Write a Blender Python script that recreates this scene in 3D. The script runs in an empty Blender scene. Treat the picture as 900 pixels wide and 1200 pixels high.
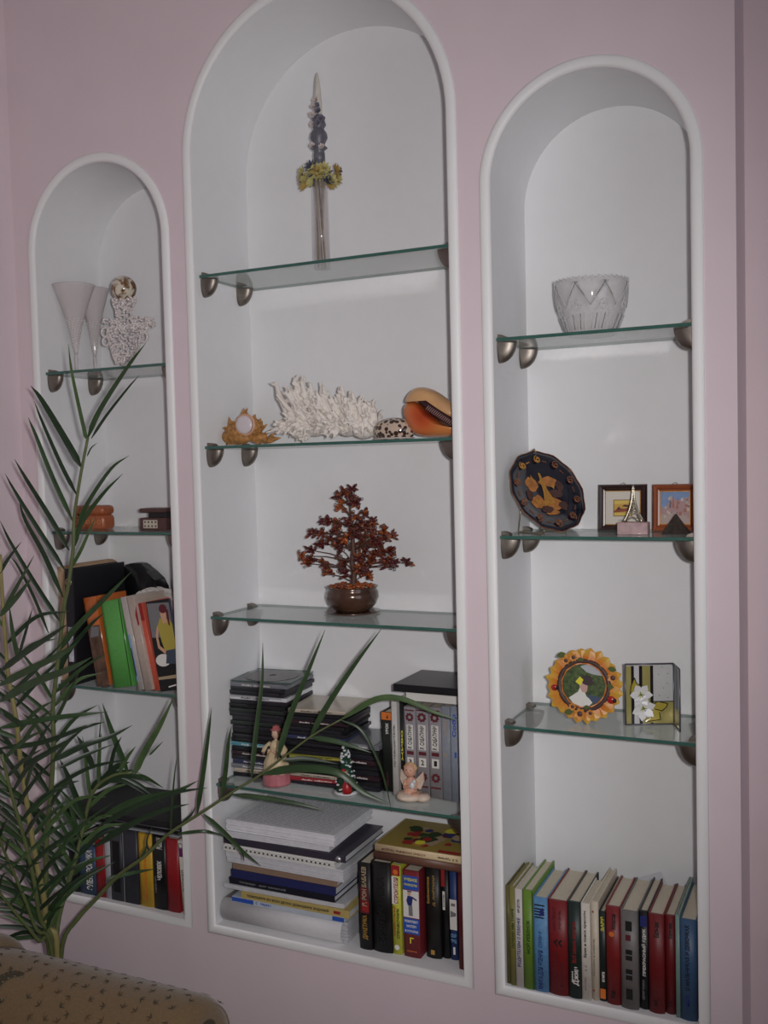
import bpy, bmesh, math, random
import numpy as np
from mathutils import Vector, Matrix, Euler
SC = bpy.context.scene
COL = SC.collection
PI = math.pi
# ------------------------------------------------------------------ camera
PITCH, ROLL, YAW = [math.radians(v) for v in (-2.7052912, -1.42267593, -25.266414)]
CAM = Vector((0.68906491, -1.69839861, 0.09099461)); FPX = 1159.97
_f = Vector((math.sin(YAW)*math.cos(PITCH), math.cos(YAW)*math.cos(PITCH), math.sin(PITCH)))
_r0 = Vector((math.cos(YAW), -math.sin(YAW), 0)); _u0 = _r0.cross(_f)
CR = math.cos(ROLL)*_r0 + math.sin(ROLL)*_u0
CU = -math.sin(ROLL)*_r0 + math.cos(ROLL)*_u0
CF = _f
cd = bpy.data.cameras.new('camera'); cam = bpy.data.objects.new('camera', cd); COL.objects.link(cam)
m = Matrix((CR, CU, -CF)).transposed().to_4x4(); m.translation = CAM
cam.matrix_world = m
cd.sensor_fit = 'VERTICAL'; cd.sensor_height = 36.0; cd.lens = FPX/1200*36.0; cd.clip_start = 0.02
SC.camera = cam
# ------------------------------------------------------------------ view, world, lights
vs = SC.view_settings
SC.display_settings.display_device = 'sRGB'
vs.view_transform = 'Standard'; vs.look = 'None'; vs.exposure = 0.38; vs.gamma = 1.0; vs.use_curve_mapping = False
SC.cycles.max_bounces = 10; SC.cycles.transparent_max_bounces = 24
SC.cycles.use_denoising = True
SC.cycles.sample_clamp_indirect = 0.0
SC.cycles.blur_glossy = 0.0; SC.cycles.use_guiding = True; SC.cycles.use_surface_guiding = True; SC.cycles.guiding_training_samples = 64
w = bpy.data.worlds.new('world'); SC.world = w; w.use_nodes = True
w.node_tree.nodes['Background'].inputs[0].default_value = (0.75, 0.85, 1.0, 1)
w.node_tree.nodes['Background'].inputs[1].default_value = 0.5
# the camera's own flash: a small lamp just beside the lens, wide beam that fades to its rim
fl = bpy.data.lights.new('camera_flash', 'SPOT'); fl.energy = 51.0; fl.color = (1.0, 0.975, 0.97)
fl.shadow_soft_size = 0.02; fl.spot_size = math.radians(98); fl.spot_blend = 1.0
flo = bpy.data.objects.new('camera_flash', fl); COL.objects.link(flo)
flo.location = CAM + CR*0.06 + CU*0.02 - CF*0.01
aim = Vector((-0.55, 0.0, 0.02)) - flo.location
flo.rotation_euler = aim.to_track_quat('-Z', 'Y').to_euler()
# weak fill lamp added at the right to brighten the niches' side walls
wl = bpy.data.lights.new('side_fill', 'AREA'); wl.shape = 'RECTANGLE'; wl.size = 1.2; wl.size_y = 1.4
wl.energy = 4.2; wl.color = (0.95, 0.94, 1.0)
wlo = bpy.data.objects.new('side_fill', wl); COL.objects.link(wlo)
wlo.location = (1.93, -1.6, 0.1); wlo.rotation_euler = (0, PI/2, 0)

# ------------------------------------------------------------------ picture point -> place in the room
def _ray(px, py): return CF*FPX + CR*(px-450) - CU*(py-600)
def AY(px, py, y=0.0):
    d = _ray(px, py); return CAM + d*((y-CAM.y)/d.y)
def AZ(px, py, z):
    d = _ray(px, py); return CAM + d*((z-CAM.z)/d.z)
# ------------------------------------------------------------------ materials
MATS = {}
def lin(c):
    return tuple(((v/255+0.055)/1.055)**2.4 if v/255 > 0.04045 else v/255/12.92 for v in c) + (1.0,)
def mat(name, rgb, rough=0.6, metal=0.0, noise=0.0, nscale=60, bump=0.0, spec=0.5, coat=0.0, trans=0.0, emit=None, sheen=0.0):
    """rgb: surface colour in display values 0..255"""
    if name in MATS: return MATS[name]
    M = bpy.data.materials.new(name); M.use_nodes = True; nt = M.node_tree; b = nt.nodes['Principled BSDF']
    b.inputs['Roughness'].default_value = rough; b.inputs['Metallic'].default_value = metal
    b.inputs['Specular IOR Level'].default_value = spec; b.inputs['Coat Weight'].default_value = coat
    b.inputs['Transmission Weight'].default_value = trans; b.inputs['Sheen Weight'].default_value = sheen
    c = lin(rgb)
    tc = nt.nodes.new('ShaderNodeTexCoord'); nz = nt.nodes.new('ShaderNodeTexNoise')
    nz.inputs['Scale'].default_value = nscale; nz.inputs['Detail'].default_value = 4
    nt.links.new(tc.outputs['Object'], nz.inputs['Vector'])
    if noise > 0:
        r = nt.nodes.new('ShaderNodeValToRGB')
        r.color_ramp.elements[0].position = 0.3; r.color_ramp.elements[1].position = 0.7
        r.color_ramp.elements[0].color = tuple(max(0, v*(1-noise)) for v in c[:3]) + (1,)
        r.color_ramp.elements[1].color = tuple(min(1, v*(1+noise)) for v in c[:3]) + (1,)
        nt.links.new(nz.outputs['Fac'], r.inputs[0]); nt.links.new(r.outputs[0], b.inputs['Base Color'])
    else:
        b.inputs['Base Color'].default_value = c
    if bump > 0:
        bp = nt.nodes.new('ShaderNodeBump'); bp.inputs['Strength'].default_value = bump; bp.inputs['Distance'].default_value = 0.002
        nt.links.new(nz.outputs['Fac'], bp.inputs['Height']); nt.links.new(bp.outputs[0], b.inputs['Normal'])
    MATS[name] = M
    return M
def glass_mat(name, tint, gloss=1.0, rough=0.0, haze=0.0, haze_rgb=(200, 200, 200)):
    """thin clear glass: passes light tinted, mirrors by Fresnel, optional frosting"""
    if name in MATS: return MATS[name]
    M = bpy.data.materials.new(name); M.use_nodes = True; nt = M.node_tree; nt.nodes.clear()
    o = nt.nodes.new('ShaderNodeOutputMaterial'); t = nt.nodes.new('ShaderNodeBsdfTransparent'); g = nt.nodes.new('ShaderNodeBsdfGlossy')
    t.inputs[0].default_value = lin(tint); g.inputs['Roughness'].default_value = rough
    fr = nt.nodes.new('ShaderNodeFresnel'); fr.inputs[0].default_value = 1.5
    mm = nt.nodes.new('ShaderNodeMath'); mm.operation = 'MULTIPLY'; mm.inputs[1].default_value = gloss
    ge = nt.nodes.new('ShaderNodeNewGeometry'); fs = nt.nodes.new('ShaderNodeMath'); fs.operation = 'SUBTRACT'; fs.inputs[0].default_value = 1.0
    nt.links.new(ge.outputs['Backfacing'], fs.inputs[1]); fm = nt.nodes.new('ShaderNodeMath'); fm.operation = 'MULTIPLY'
    nt.links.new(fr.outputs[0], fm.inputs[0]); nt.links.new(fs.outputs[0], fm.inputs[1])
    mx = nt.nodes.new('ShaderNodeMixShader'); nt.links.new(fm.outputs[0], mm.inputs[0]); nt.links.new(mm.outputs[0], mx.inputs[0])
    base = t
    if haze > 0:
        d = nt.nodes.new('ShaderNodeBsdfDiffuse'); d.inputs[0].default_value = lin(haze_rgb)
        m2 = nt.nodes.new('ShaderNodeMixShader'); m2.inputs[0].default_value = haze
        nt.links.new(t.outputs[0], m2.inputs[1]); nt.links.new(d.outputs[0], m2.inputs[2]); base = m2
    nt.links.new(base.outputs[0], mx.inputs[1]); nt.links.new(g.outputs[0], mx.inputs[2]); nt.links.new(mx.outputs[0], o.inputs[0])
    MATS[name] = M
    return M
# ------------------------------------------------------------------ mesh helpers
def B(): return bmesh.new()
def _faces(bm, vs_, mi):
    s = set(vs_)
    for f in bm.faces:
        if f.material_index != mi and all(v in s for v in f.verts): f.material_index = mi
def box(bm, lo, hi, bev=0.0, mi=0, M=None, seg=2):
    r = bmesh.ops.create_cube(bm, size=1.0); vs_ = r['verts']
    lo, hi = Vector(lo), Vector(hi); c = (lo+hi)/2; s = hi-lo
    for v in vs_: v.co = Vector((v.co.x*s.x, v.co.y*s.y, v.co.z*s.z)) + c
    fs = list({f for v in vs_ for f in v.link_faces})
    for f in fs: f.material_index = mi
    if bev > 0:
        bev = min(bev, 0.45*min(s))
        es = list({e for v in vs_ for e in v.link_edges})
        q = bmesh.ops.bevel(bm, geom=es, offset=bev, segments=seg, affect='EDGES', profile=0.5, material=-1)
        vs_ = list({v for f in q['faces'] for v in f.verts} | {v for f in fs if f.is_valid for v in f.verts})
    if M is not None:
        for v in vs_: v.co = M @ v.co
    return vs_
def poly(bm, pts, mi=0):
    vs_ = [bm.verts.new(p) for p in pts]
    f = bm.faces.new(vs_); f.material_index = mi; return f
def prism(bm, pts, axis, d0, d1, mi=0, M=None):
    """polygon pts (2D) extruded along axis 'x','y' or 'z' from d0 to d1"""
    def P3(p, d):
        if axis == 'x': q = (d, p[0], p[1])
        elif axis == 'y': q = (p[0], d, p[1])
        else: q = (p[0], p[1], d)
        q = Vector(q); return M @ q if M is not None else q
    a = [bm.verts.new(P3(p, d0)) for p in pts]; b = [bm.verts.new(P3(p, d1)) for p in pts]
    n = len(pts); fs = [bm.faces.new(a), bm.faces.new(b[::-1])]
    for i in range(n): fs.append(bm.faces.new((a[i], b[i], b[(i+1) % n], a[(i+1) % n])))
    for f in fs: f.material_index = mi
    return a+b
def lathe(bm, prof, n=32, mi=0, M=None, cap0=True, cap1=True, wob=None):
    """prof: list of (radius, z)"""
    rings = []
    for k, (r, z) in enumerate(prof):
        ring = []
        for i in range(n):
            a = 2*PI*i/n; rr = r*(wob(a, z) if wob else 1)
            p = Vector((rr*math.cos(a), rr*math.sin(a), z))
            ring.append(bm.verts.new(M @ p if M is not None else p))
        rings.append(ring)
    fs = []
    for k in range(len(rings)-1):
        for i in range(n):
            fs.append(bm.faces.new((rings[k][i], rings[k][(i+1) % n], rings[k+1][(i+1) % n], rings[k+1][i])))
    if cap0: fs.append(bm.faces.new(rings[0][::-1]))
    if cap1: fs.append(bm.faces.new(rings[-1]))
    for f in fs: f.material_index = mi; f.smooth = True
    return rings
def tube(bm, pts, rad, n=6, mi=0, closed=False):
    pts = [Vector(p) for p in pts]; N = len(pts)
    rads = rad if isinstance(rad, (list, tuple)) else [rad]*N
    rings = []; ref = None
    for i, p in enumerate(pts):
        a = pts[(i-1) % N] if (closed or i > 0) else p; b = pts[(i+1) % N] if (closed or i < N-1) else p
        t = (b-a).normalized() if (b-a).length > 1e-9 else Vector((0, 0, 1))
        if ref is None: ref = Vector((0, 0, 1)) if abs(t.z) < .9 else Vector((1, 0, 0))
        s = t.cross(ref).normalized(); ref = s.cross(t).normalized()
        rings.append([bm.verts.new(p + (s*math.cos(2*PI*k/n) + ref*math.sin(2*PI*k/n))*rads[i]) for k in range(n)])
    fs = []
    for i in range(N if closed else N-1):
        A, C_ = rings[i], rings[(i+1) % N]
        for k in range(n): fs.append(bm.faces.new((A[k], A[(k+1) % n], C_[(k+1) % n], C_[k])))
    if not closed: fs += [bm.faces.new(rings[0][::-1]), bm.faces.new(rings[-1])]
    for f in fs: f.material_index = mi; f.smooth = True
    return rings
def ball(bm, c, r, mi=0, u=12, v=8, sc=(1, 1, 1), M=None):
    q = bmesh.ops.create_uvsphere(bm, u_segments=u, v_segments=v, radius=1.0)
    c = Vector(c)
    for w_ in q['verts']:
        p = Vector((w_.co.x*r*sc[0], w_.co.y*r*sc[1], w_.co.z*r*sc[2]))
        w_.co = (M @ p if M is not None else p) + c
    for f in {f for w_ in q['verts'] for f in w_.link_faces}: f.material_index = mi; f.smooth = True
    return q['verts']
def blob(bm, c, r, mi=0, sc=(1, 1, 1), M=None, sub=1):
    q = bmesh.ops.create_icosphere(bm, subdivisions=sub, radius=1.0)
    c = Vector(c)
    for w_ in q['verts']:
        p = Vector((w_.co.x*r*sc[0], w_.co.y*r*sc[1], w_.co.z*r*sc[2]))
        w_.co = (M @ p if M is not None else p) + c
    for f in {f for w_ in q['verts'] for f in w_.link_faces}: f.material_index = mi; f.smooth = True
    return q['verts']
def obj(name, bm, mats, parent=None, smooth=None, kind=None, label=None):
    me = bpy.data.meshes.new(name); bmesh.ops.recalc_face_normals(bm, faces=bm.faces[:])
    if smooth is not None:
        for f in bm.faces: f.smooth = smooth
    bm.to_mesh(me); bm.free()
    for m_ in (mats if isinstance(mats, (list, tuple)) else [mats]): me.materials.append(m_)
    o = bpy.data.objects.new(name, me); COL.objects.link(o)
    if parent is not None: o.parent = parent
    if kind: o['kind'] = kind
    if label: o['label'] = label
    return o
def thing(name, label, cat, loc=(0, 0, 0), rot=(0, 0, 0), group=None):
    o = bpy.data.objects.new(name, None); COL.objects.link(o); o.empty_display_size = 0.02
    o.location = loc; o.rotation_euler = rot; o['label'] = label; o['category'] = cat
    if group: o['group'] = group
    return o
def struct(name, bm, mats, smooth=None):
    o = obj(name, bm, mats, None, smooth); o['kind'] = 'structure'; return o
_tc = {}
def text_verts(s, cyr=True):
    if s in _tc: return _tc[s]
    cu = bpy.data.curves.new('lettering', 'FONT'); cu.body = s; cu.size = 1.0; cu.resolution_u = 1
    cu.align_x = 'LEFT'; cu.offset = 0.035; to = bpy.data.objects.new('lettering', cu)
    me = to.to_mesh(); V = np.array([v.co[:2] for v in me.vertices]) if len(me.vertices) else np.zeros((0, 2))
    Fs = [tuple(p.vertices) for p in me.polygons]
    to.to_mesh_clear(); bpy.data.objects.remove(to); bpy.data.curves.remove(cu)
    if len(V): V = V - V.min(0); V = V / np.maximum(V.max(0), 1e-6)
    _tc[s] = (V, Fs); return _tc[s]
def text(bm, s, o, ex, ey, L, H, mi=0, bold=0.0):
    """write s in the box with corner o, along ex for L metres, height along ey H metres"""
    V, Fs = text_verts(s)
    ex, ey, o = Vector(ex).normalized(), Vector(ey).normalized(), Vector(o)
    vs_ = [bm.verts.new(o + ex*(v[0]*L) + ey*(v[1]*H)) for v in V]
    for f in Fs:
        try: q = bm.faces.new([vs_[i] for i in f]); q.material_index = mi
        except ValueError: pass

# ------------------------------------------------------------------ the room
FLOOR = -1.45; CEIL = 1.30; DEP = 0.2068
NICHE = {  # opening left, right, spring of the arch, inner bottom
    1: (-0.9584, -0.6102, 0.583, -0.8726),
    2: (-0.5303, 0.0298, 0.727, -0.8726),
    3: (0.1112, 0.4541, 0.582, -0.8726)}
WL, WR, WBACK = -1.022, 0.5242, 0.15
NSEG = 40
def arch(n, grow=0.0):
    xl, xr, zs, zb = NICHE[n]; xl -= grow; xr += grow; zb -= grow
    c = (xl+xr)/2; r = (xr-xl)/2
    pts = [(xr, zb)] + [(c + r*math.cos(PI*i/NSEG), zs + r*math.sin(PI*i/NSEG)) for i in range(NSEG+1)] + [(xl, zb)]
    return pts          # counter-clockwise from the lower right corner
pink = mat('wall_paint_pink', (222, 206, 211), 0.75, noise=0.02, nscale=9, bump=0.25)
white = mat('niche_paint_white', (230, 230, 231), 0.7, noise=0.01, nscale=30, bump=0.1)
gloss_white = mat('trim_enamel_white', (236, 236, 235), 0.5, noise=0.01, nscale=20)
def wall_with_openings():
    bm = B(); y = 0.0
    xs = [WL, NICHE[1][0], NICHE[1][1], NICHE[2][0], NICHE[2][1], NICHE[3][0], NICHE[3][1], WR]
    def quad(x0, x1, z0, z1): poly(bm, [(x0, y, z0), (x1, y, z0), (x1, y, z1), (x0, y, z1)])
    for i in (0, 2, 4, 6): quad(xs[i], xs[i+1], FLOOR, CEIL)
    for n in (1, 2, 3):
        xl, xr, zs, zb = NICHE[n]; quad(xl, xr, FLOOR, zb)
        ap = [p for p in arch(n)][1:-1]
        for i in range(len(ap)-1):
            a, b = ap[i], ap[i+1]
            poly(bm, [(b[0], y, b[1]), (a[0], y, a[1]), (a[0], y, CEIL), (b[0], y, CEIL)])
    for x in (WR,): poly(bm, [(x, 0, FLOOR), (x, WBACK, FLOOR), (x, WBACK, CEIL), (x, 0, CEIL)])
    bmesh.ops.remove_doubles(bm, verts=bm.verts[:], dist=1e-5)
    return bm
wall_back = struct('wall_back', wall_with_openings(), pink)
for n in (1, 2, 3):
    bm = B(); ap = arch(n)
    for i in range(len(ap)):
        a, b = ap[i], ap[(i+1) % len(ap)]
        f = poly(bm, [(a[0], 0, a[1]), (b[0], 0, b[1]), (b[0], DEP, b[1]), (a[0], DEP, a[1])])
        f.smooth = 1 <= i <= NSEG
    poly(bm, [(p[0], DEP, p[1]) for p in ap])
    bmesh.ops.remove_doubles(bm, verts=bm.verts[:], dist=1e-5)
    for e in bm.edges:
        if len(e.link_faces) == 2 and e.calc_face_angle(0) > 0.6: e.smooth = False
    obj('niche_lining', bm, white, wall_back)
    # rounded bead that frames the opening
    bm = B(); rings = []
    prof = [(0.0, 0.002)] + [(0.0005 + 0.0195*0.5*(1-math.cos(PI*k/8)), -0.006*math.sin(PI*k/8)**0.8 if 0 < k < 8 else 0.0) for k in range(9)] + [(0.02, 0.002)]
    for g, yy in prof: rings.append([bm.verts.new((p[0], yy, p[1])) for p in arch(n, g)])
    for k in range(len(rings)-1):
        N = len(rings[k])
        for i in range(N):
            f = bm.faces.new((rings[k][i], rings[k][(i+1) % N], rings[k+1][(i+1) % N], rings[k+1][i])); f.smooth = True
    for e in bm.edges:
        if len(e.link_faces) == 2 and e.calc_face_angle(0) > 1.0: e.smooth = False
    struct('trim_%d' % n, bm, gloss_white)
def plane_struct(name, pts, m_):
    bm = B(); poly(bm, pts); return struct(name, bm, m_)
RX0, RX1, RY0 = WL, 2.0, -3.5
plane_struct('wall_left', [(RX0, RY0, FLOOR), (RX0, 0, FLOOR), (RX0, 0, CEIL), (RX0, RY0, CEIL)], pink)
plane_struct('wall_front', [(RX0, RY0, FLOOR), (RX1, RY0, FLOOR), (RX1, RY0, CEIL), (RX0, RY0, CEIL)], pink)
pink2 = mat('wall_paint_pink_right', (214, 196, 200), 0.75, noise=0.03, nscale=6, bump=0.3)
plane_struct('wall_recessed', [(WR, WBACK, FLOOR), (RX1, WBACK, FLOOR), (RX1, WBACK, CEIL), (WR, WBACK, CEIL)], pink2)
# right wall, out of view; its window opening is added for the side fill
bm = B(); wy0, wy1, wz0, wz1 = -2.35, -0.85, -0.55, 0.75
for a, b, c, d in ((RY0, wy0, FLOOR, CEIL), (wy1, WBACK, FLOOR, CEIL), (wy0, wy1, FLOOR, wz0), (wy0, wy1, wz1, CEIL)):
    poly(bm, [(RX1, a, c), (RX1, b, c), (RX1, b, d), (RX1, a, d)])
struct('wall_right', bm, pink)
bm = B(); t = 0.05
for a, b, c, d in ((wy0, wy1, wz0, wz0+t), (wy0, wy1, wz1-t, wz1), (wy0, wy0+t, wz0+t, wz1-t), (wy1-t, wy1, wz0+t, wz1-t), (-1.62, -1.58, wz0+t, wz1-t)):
    box(bm, (RX1-0.01, a, c), (RX1+0.04, b, d), 0.004)
win = struct('window_1', bm, gloss_white)
bm = B(); box(bm, (RX1+0.012, wy0+t, wz0+t), (RX1+0.016, wy1-t, wz1-t)); obj('window_pane', bm, glass_mat('window_glass', (250, 252, 252)), win)
bm = B(); poly(bm, [(RX0, RY0, CEIL), (RX1, RY0, CEIL), (RX1, WBACK, CEIL), (RX0, WBACK, CEIL)]); struct('ceiling', bm, mat('ceiling_white', (235, 233, 230), 0.9))
wood = mat('floor_laminate', (150, 110, 75), 0.4, noise=0.15, nscale=3)
bm = B(); nb = 16
for i in range(nb):
    x0 = RX0 + (RX1-RX0)*i/nb; x1 = RX0 + (RX1-RX0)*(i+1)/nb
    box(bm, (x0+0.001, RY0, FLOOR-0.01), (x1-0.001, WBACK, FLOOR), 0.0015, seg=1)
struct('floor', bm, wood)

# ------------------------------------------------------------------ glass shelves on nickel clips
TH = 0.006; SY0 = 0.015
SHELF = {1: (0.3164, -0.0439, -0.3947), 2: (0.4902, 0.1366, -0.2205, -0.5765), 3: (0.3119, -0.0455, -0.3943)}
def ztop(n, k): return SHELF[n][k] + TH/2
pane_m = glass_mat("shelf_glass", (246, 249, 248), rough=0.07, haze=0.12, haze_rgb=(236, 240, 238))
edge_m = mat('shelf_glass_edge', (58, 98, 88), 0.2, noise=0.15, nscale=25, spec=0.6)
nickel = mat('brushed_nickel', (132, 124, 116), 0.42, metal=0.95, noise=0.05, nscale=200)
def clip_mesh(sgn):
    """quarter-round clip: flat top under the glass, flat back on the wall, and a small lip above the glass"""
    bm = B(); R, H, W = 0.034, 0.038, 0.0125
    n = 10
    def ring(u):      # section at y = u*W
        s = math.sqrt(max(0.0, 1-abs(u)**2.6)); s = 0.22 + 0.78*s
        return [(0, -TH/2-0.0003), *[(R*s*math.cos(PI/2*k/n)**0.85 if k < n else 0.0, -TH/2-0.0003-H*s*math.sin(PI/2*k/n)**1.15) for k in range(n+1)]]
    us = [-1, -0.96, -0.88, -0.7, -0.4, 0, 0.4, 0.7, 0.88, 0.96, 1]; rr = []
    for u in us: rr.append([bm.verts.new((sgn*p[0], u*W, p[1])) for p in ring(u)])
    for k in range(len(us)-1):
        for i in range(len(rr[0])): bm.faces.new((rr[k][i], rr[k][(i+1) % len(rr[0])], rr[k+1][(i+1) % len(rr[0])], rr[k+1][i]))
    bm.faces.new(rr[0]); bm.faces.new(rr[-1])
    for f in bm.faces: f.smooth = len(f.verts) == 4
    L = 0.016
    pr = [(0, 0), (sgn*L, 0), (sgn*L*0.86, 0.0035), (sgn*L*0.45, 0.0062), (0, 0.007)]
    pts = [(p[0], p[1]+TH/2+0.0003) for p in pr]
    prism(bm, pts, 'y', -0.009, 0.009)
    for e in bm.edges:
        if len(e.link_faces) == 2 and e.calc_face_angle(0) > 0.9: e.smooth = False
    return bm
SHELF_LABEL = {
    (1, 0): 'glass shelf in the left niche carrying the two flutes and the beaded ornament',
    (1, 1): 'glass shelf in the left niche carrying the rounded orange box',
    (1, 2): 'glass shelf in the left niche under the green and orange books',
    (2, 0): 'topmost glass shelf of the middle niche under the tall floral candle',
    (2, 1): 'glass shelf in the middle niche carrying coral and sea shells',
    (2, 2): 'glass shelf in the middle niche under the potted amber tree',
    (2, 3): 'glass shelf in the middle niche under the stacks of discs and figurines',
    (3, 0): 'glass shelf in the right niche under the cut crystal bowl',
    (3, 1): 'glass shelf in the right niche carrying the dark plate and small framed pictures',
    (3, 2): 'glass shelf in the right niche under the sunflower photo frame'}
clipL = clipR = None
for n in (1, 2, 3):
    for k, z in enumerate(SHELF[n]):
        xl, xr = NICHE[n][:2]
        t = thing('glass_shelf', SHELF_LABEL[(n, k)], 'shelf', (xl, SY0, z), group='glass shelves on nickel clips')
        bm = B(); W_ = xr-xl-0.002
        box(bm, (0.001, 0, -TH/2), (W_+0.001, DEP-SY0-0.001, TH/2), 0.0008, seg=1)
        for f in bm.faces: f.material_index = 0 if abs(f.normal.z) > 0.9 else 1
        bm.normal_update()
        for f in bm.faces: f.material_index = 0 if abs(f.normal.z) > 0.9 else 1
        obj('glass_pane', bm, [pane_m, edge_m], t)
        for sx in (1, -1):
            for yy in (0.018, 0.150):
                if clipL is None: o = obj('clip', clip_mesh(1), nickel, t); clipL = o.data
                elif sx == -1 and clipR is None: o = obj('clip', clip_mesh(-1), nickel, t); clipR = o.data
                else: o = bpy.data.objects.new('clip', clipL if sx == 1 else clipR); COL.objects.link(o); o.parent = t
                o.location = (0.0005 if sx == 1 else xr-xl-0.0005, yy, 0)
# ------------------------------------------------------------------ books
def shade(rgb, k): return tuple(max(0, min(255, v*k)) for v in rgb)
paper_m = mat('book_paper', (205, 195, 175), 0.9, noise=0.08, nscale=(300))
paper_w = mat('book_paper_white', (225, 224, 220), 0.9, noise=0.05, nscale=300)
ink = {'black': mat('ink_black', (22, 22, 24), 0.6), 'white': mat('ink_white', (225, 222, 215), 0.6), 'red': mat('ink_red', (150, 34, 34), 0.6),
       'gold': mat('ink_gold', (190, 150, 75), 0.4, metal=0.3), 'navy': mat('ink_navy', (35, 45, 110), 0.6), 'blue': mat('ink_blue', (45, 85, 175), 0.6),
       'orange': mat('ink_orange', (215, 115, 45), 0.6), 'maroon': mat('ink_maroon', (95, 30, 40), 0.6), 'dgreen': mat('ink_green', (35, 60, 25), 0.6),
       'yellow': mat('ink_yellow', (225, 215, 60), 0.6), 'tan': mat('ink_tan', (170, 150, 120), 0.6), 'grey': mat('ink_grey', (120, 120, 122), 0.6), 'olive': mat('ink_olive_yellow', (176, 160, 70), .6), 'slate': mat('ink_slate', (62, 74, 90), .6),
       'photo': mat('print_photo_brown', (92, 68, 52), 0.35, noise=0.6, nscale=45),
       'purple': mat('ink_purple', (110, 35, 100), 0.6), 'skin': mat('ink_skin', (205, 160, 130), 0.6), 'paleblue': mat('ink_pale_blue', (120, 165, 205), 0.6)}
INKS = list(ink.values()); INKI = {k: i for i, k in enumerate(ink)}
def book_parts(t, th, dp, h, rgb, marks=(), round_=0.5, paper=None, gloss=0.45, noise=0.06, hard=0.003):
    """book standing at the origin: spine towards -y, x 0..th, y 0..dp, z 0..h"""
    cov = mat('cover_%d_%d_%d' % tuple(int(v) for v in rgb), rgb, gloss, noise=noise, nscale=120)
    bm = B(); b = 0.0022; sp = min(0.004, th*0.25)*round_
    n = 6; outer = []; 
    # C-shaped cover drawn in plan and raised to the full height
    out = [(0, dp)] + [(0, sp)] + [(th*k/n, sp*(1-math.sin(PI*k/n))) for k in range(1, n)] + [(th, sp), (th, dp)]
    inn = [(th-b, dp), (th-b, sp+b)] + [(b, sp+b), (b, dp)]
    N = len(out)
    lo = [bm.verts.new((p[0], p[1], 0)) for p in out]; hi = [bm.verts.new((p[0], p[1], h)) for p in out]
    li = [bm.verts.new((p[0], p[1], 0)) for p in inn[::-1]]; hi2 = [bm.verts.new((p[0], p[1], h)) for p in inn[::-1]]
    for i in range(N-1): bm.faces.new((lo[i], lo[i+1], hi[i+1], hi[i])).smooth = 1 <= i <= N-3
    for i in range(3): bm.faces.new((li[i+1], li[i], hi2[i], hi2[i+1]))
    bm.faces.new((lo[0], hi[0], hi2[0], li[0])); bm.faces.new((hi[-1], lo[-1], li[-1], hi2[-1]))
    for L_, I_ in ((hi, hi2), (lo, li)):
        bm.faces.new((L_[0], L_[1], I_[1], I_[0])); bm.faces.new((L_[-2], L_[-1], I_[3], I_[2]))
        bm.faces.new([I_[1]] + L_[1:-1] + [I_[2]])
    for e in bm.edges:
        if len(e.link_faces) == 2 and e.calc_face_angle(0) > 0.6: e.smooth = False
    obj('cover', bm, cov, t)
    bm = B(); box(bm, (b+0.0002, sp+b+0.0002, hard), (th-b-0.0002, dp-hard, h-hard))
    obj('page_block', bm, paper or paper_m, t)
    if marks:
        bm = B()
        yf = -0.0004
        for mk in marks:
            kind = mk[0]
            if kind == 't':      # ('t', text, ink, z0, z1, x0, x1) fractions, read from bottom to top
                _, s, c, z0, z1, x0, x1 = mk
                text(bm, s, (th*x1, yf, h*z0), (0, 0, 1), (-1, 0, 0), h*(z1-z0), th*(x1-x0), INKI[c])
            elif kind == 'd':    # read from top to bottom
                _, s, c, z0, z1, x0, x1 = mk
                text(bm, s, (th*x0, yf, h*z1), (0, 0, -1), (1, 0, 0), h*(z1-z0), th*(x1-x0), INKI[c])
            elif kind == 'h':    # horizontal word
                _, s, c, z0, z1, x0, x1 = mk
                text(bm, s, (th*x0, yf, h*z0), (1, 0, 0), (0, 0, 1), th*(x1-x0), h*(z1-z0), INKI[c])
            elif kind == 'r':    # filled rectangle
                _, c, z0, z1, x0, x1 = mk[:6]; o = mk[6] if len(mk) > 6 else 0.0002
                bx = [th*(x0+(x1-x0)*q/4) for q in range(5)]
                poly(bm, [(th*x0, -o, h*z0), (th*x1, -o, h*z0), (th*x1, -o, h*z1), (th*x0, -o, h*z1)], INKI[c])
            elif kind == 'p':    # polygon: ('p', ink, [(x,z)...])
                poly(bm, [(th*p[0], -0.0005, h*p[1]) for p in mk[2]], INKI[mk[1]])
            elif kind == 'o':    # ring: ('o', ink, xc, zc, r outer (of th), r inner)
                _, c, xc, zc, ro, ri = mk
                n2 = 16
                for q in range(n2):
                    a, b2 = 2*PI*q/n2, 2*PI*(q+1)/n2
                    rr = ro*(1 if q % 2 else 0.86)
                    poly(bm, [(th*xc+th*ri*math.cos(a), -0.0005, h*zc+th*ri*math.sin(a)), (th*xc+th*rr*math.cos(a), -0.0005, h*zc+th*rr*math.sin(a)),
                              (th*xc+th*rr*math.cos(b2), -0.0005, h*zc+th*rr*math.sin(b2)), (th*xc+th*ri*math.cos(b2), -0.0005, h*zc+th*ri*math.sin(b2))], INKI[c])
        me_o = obj('lettering', bm, INKS, t, kind='stuff')
BOOK_END = {}
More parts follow.
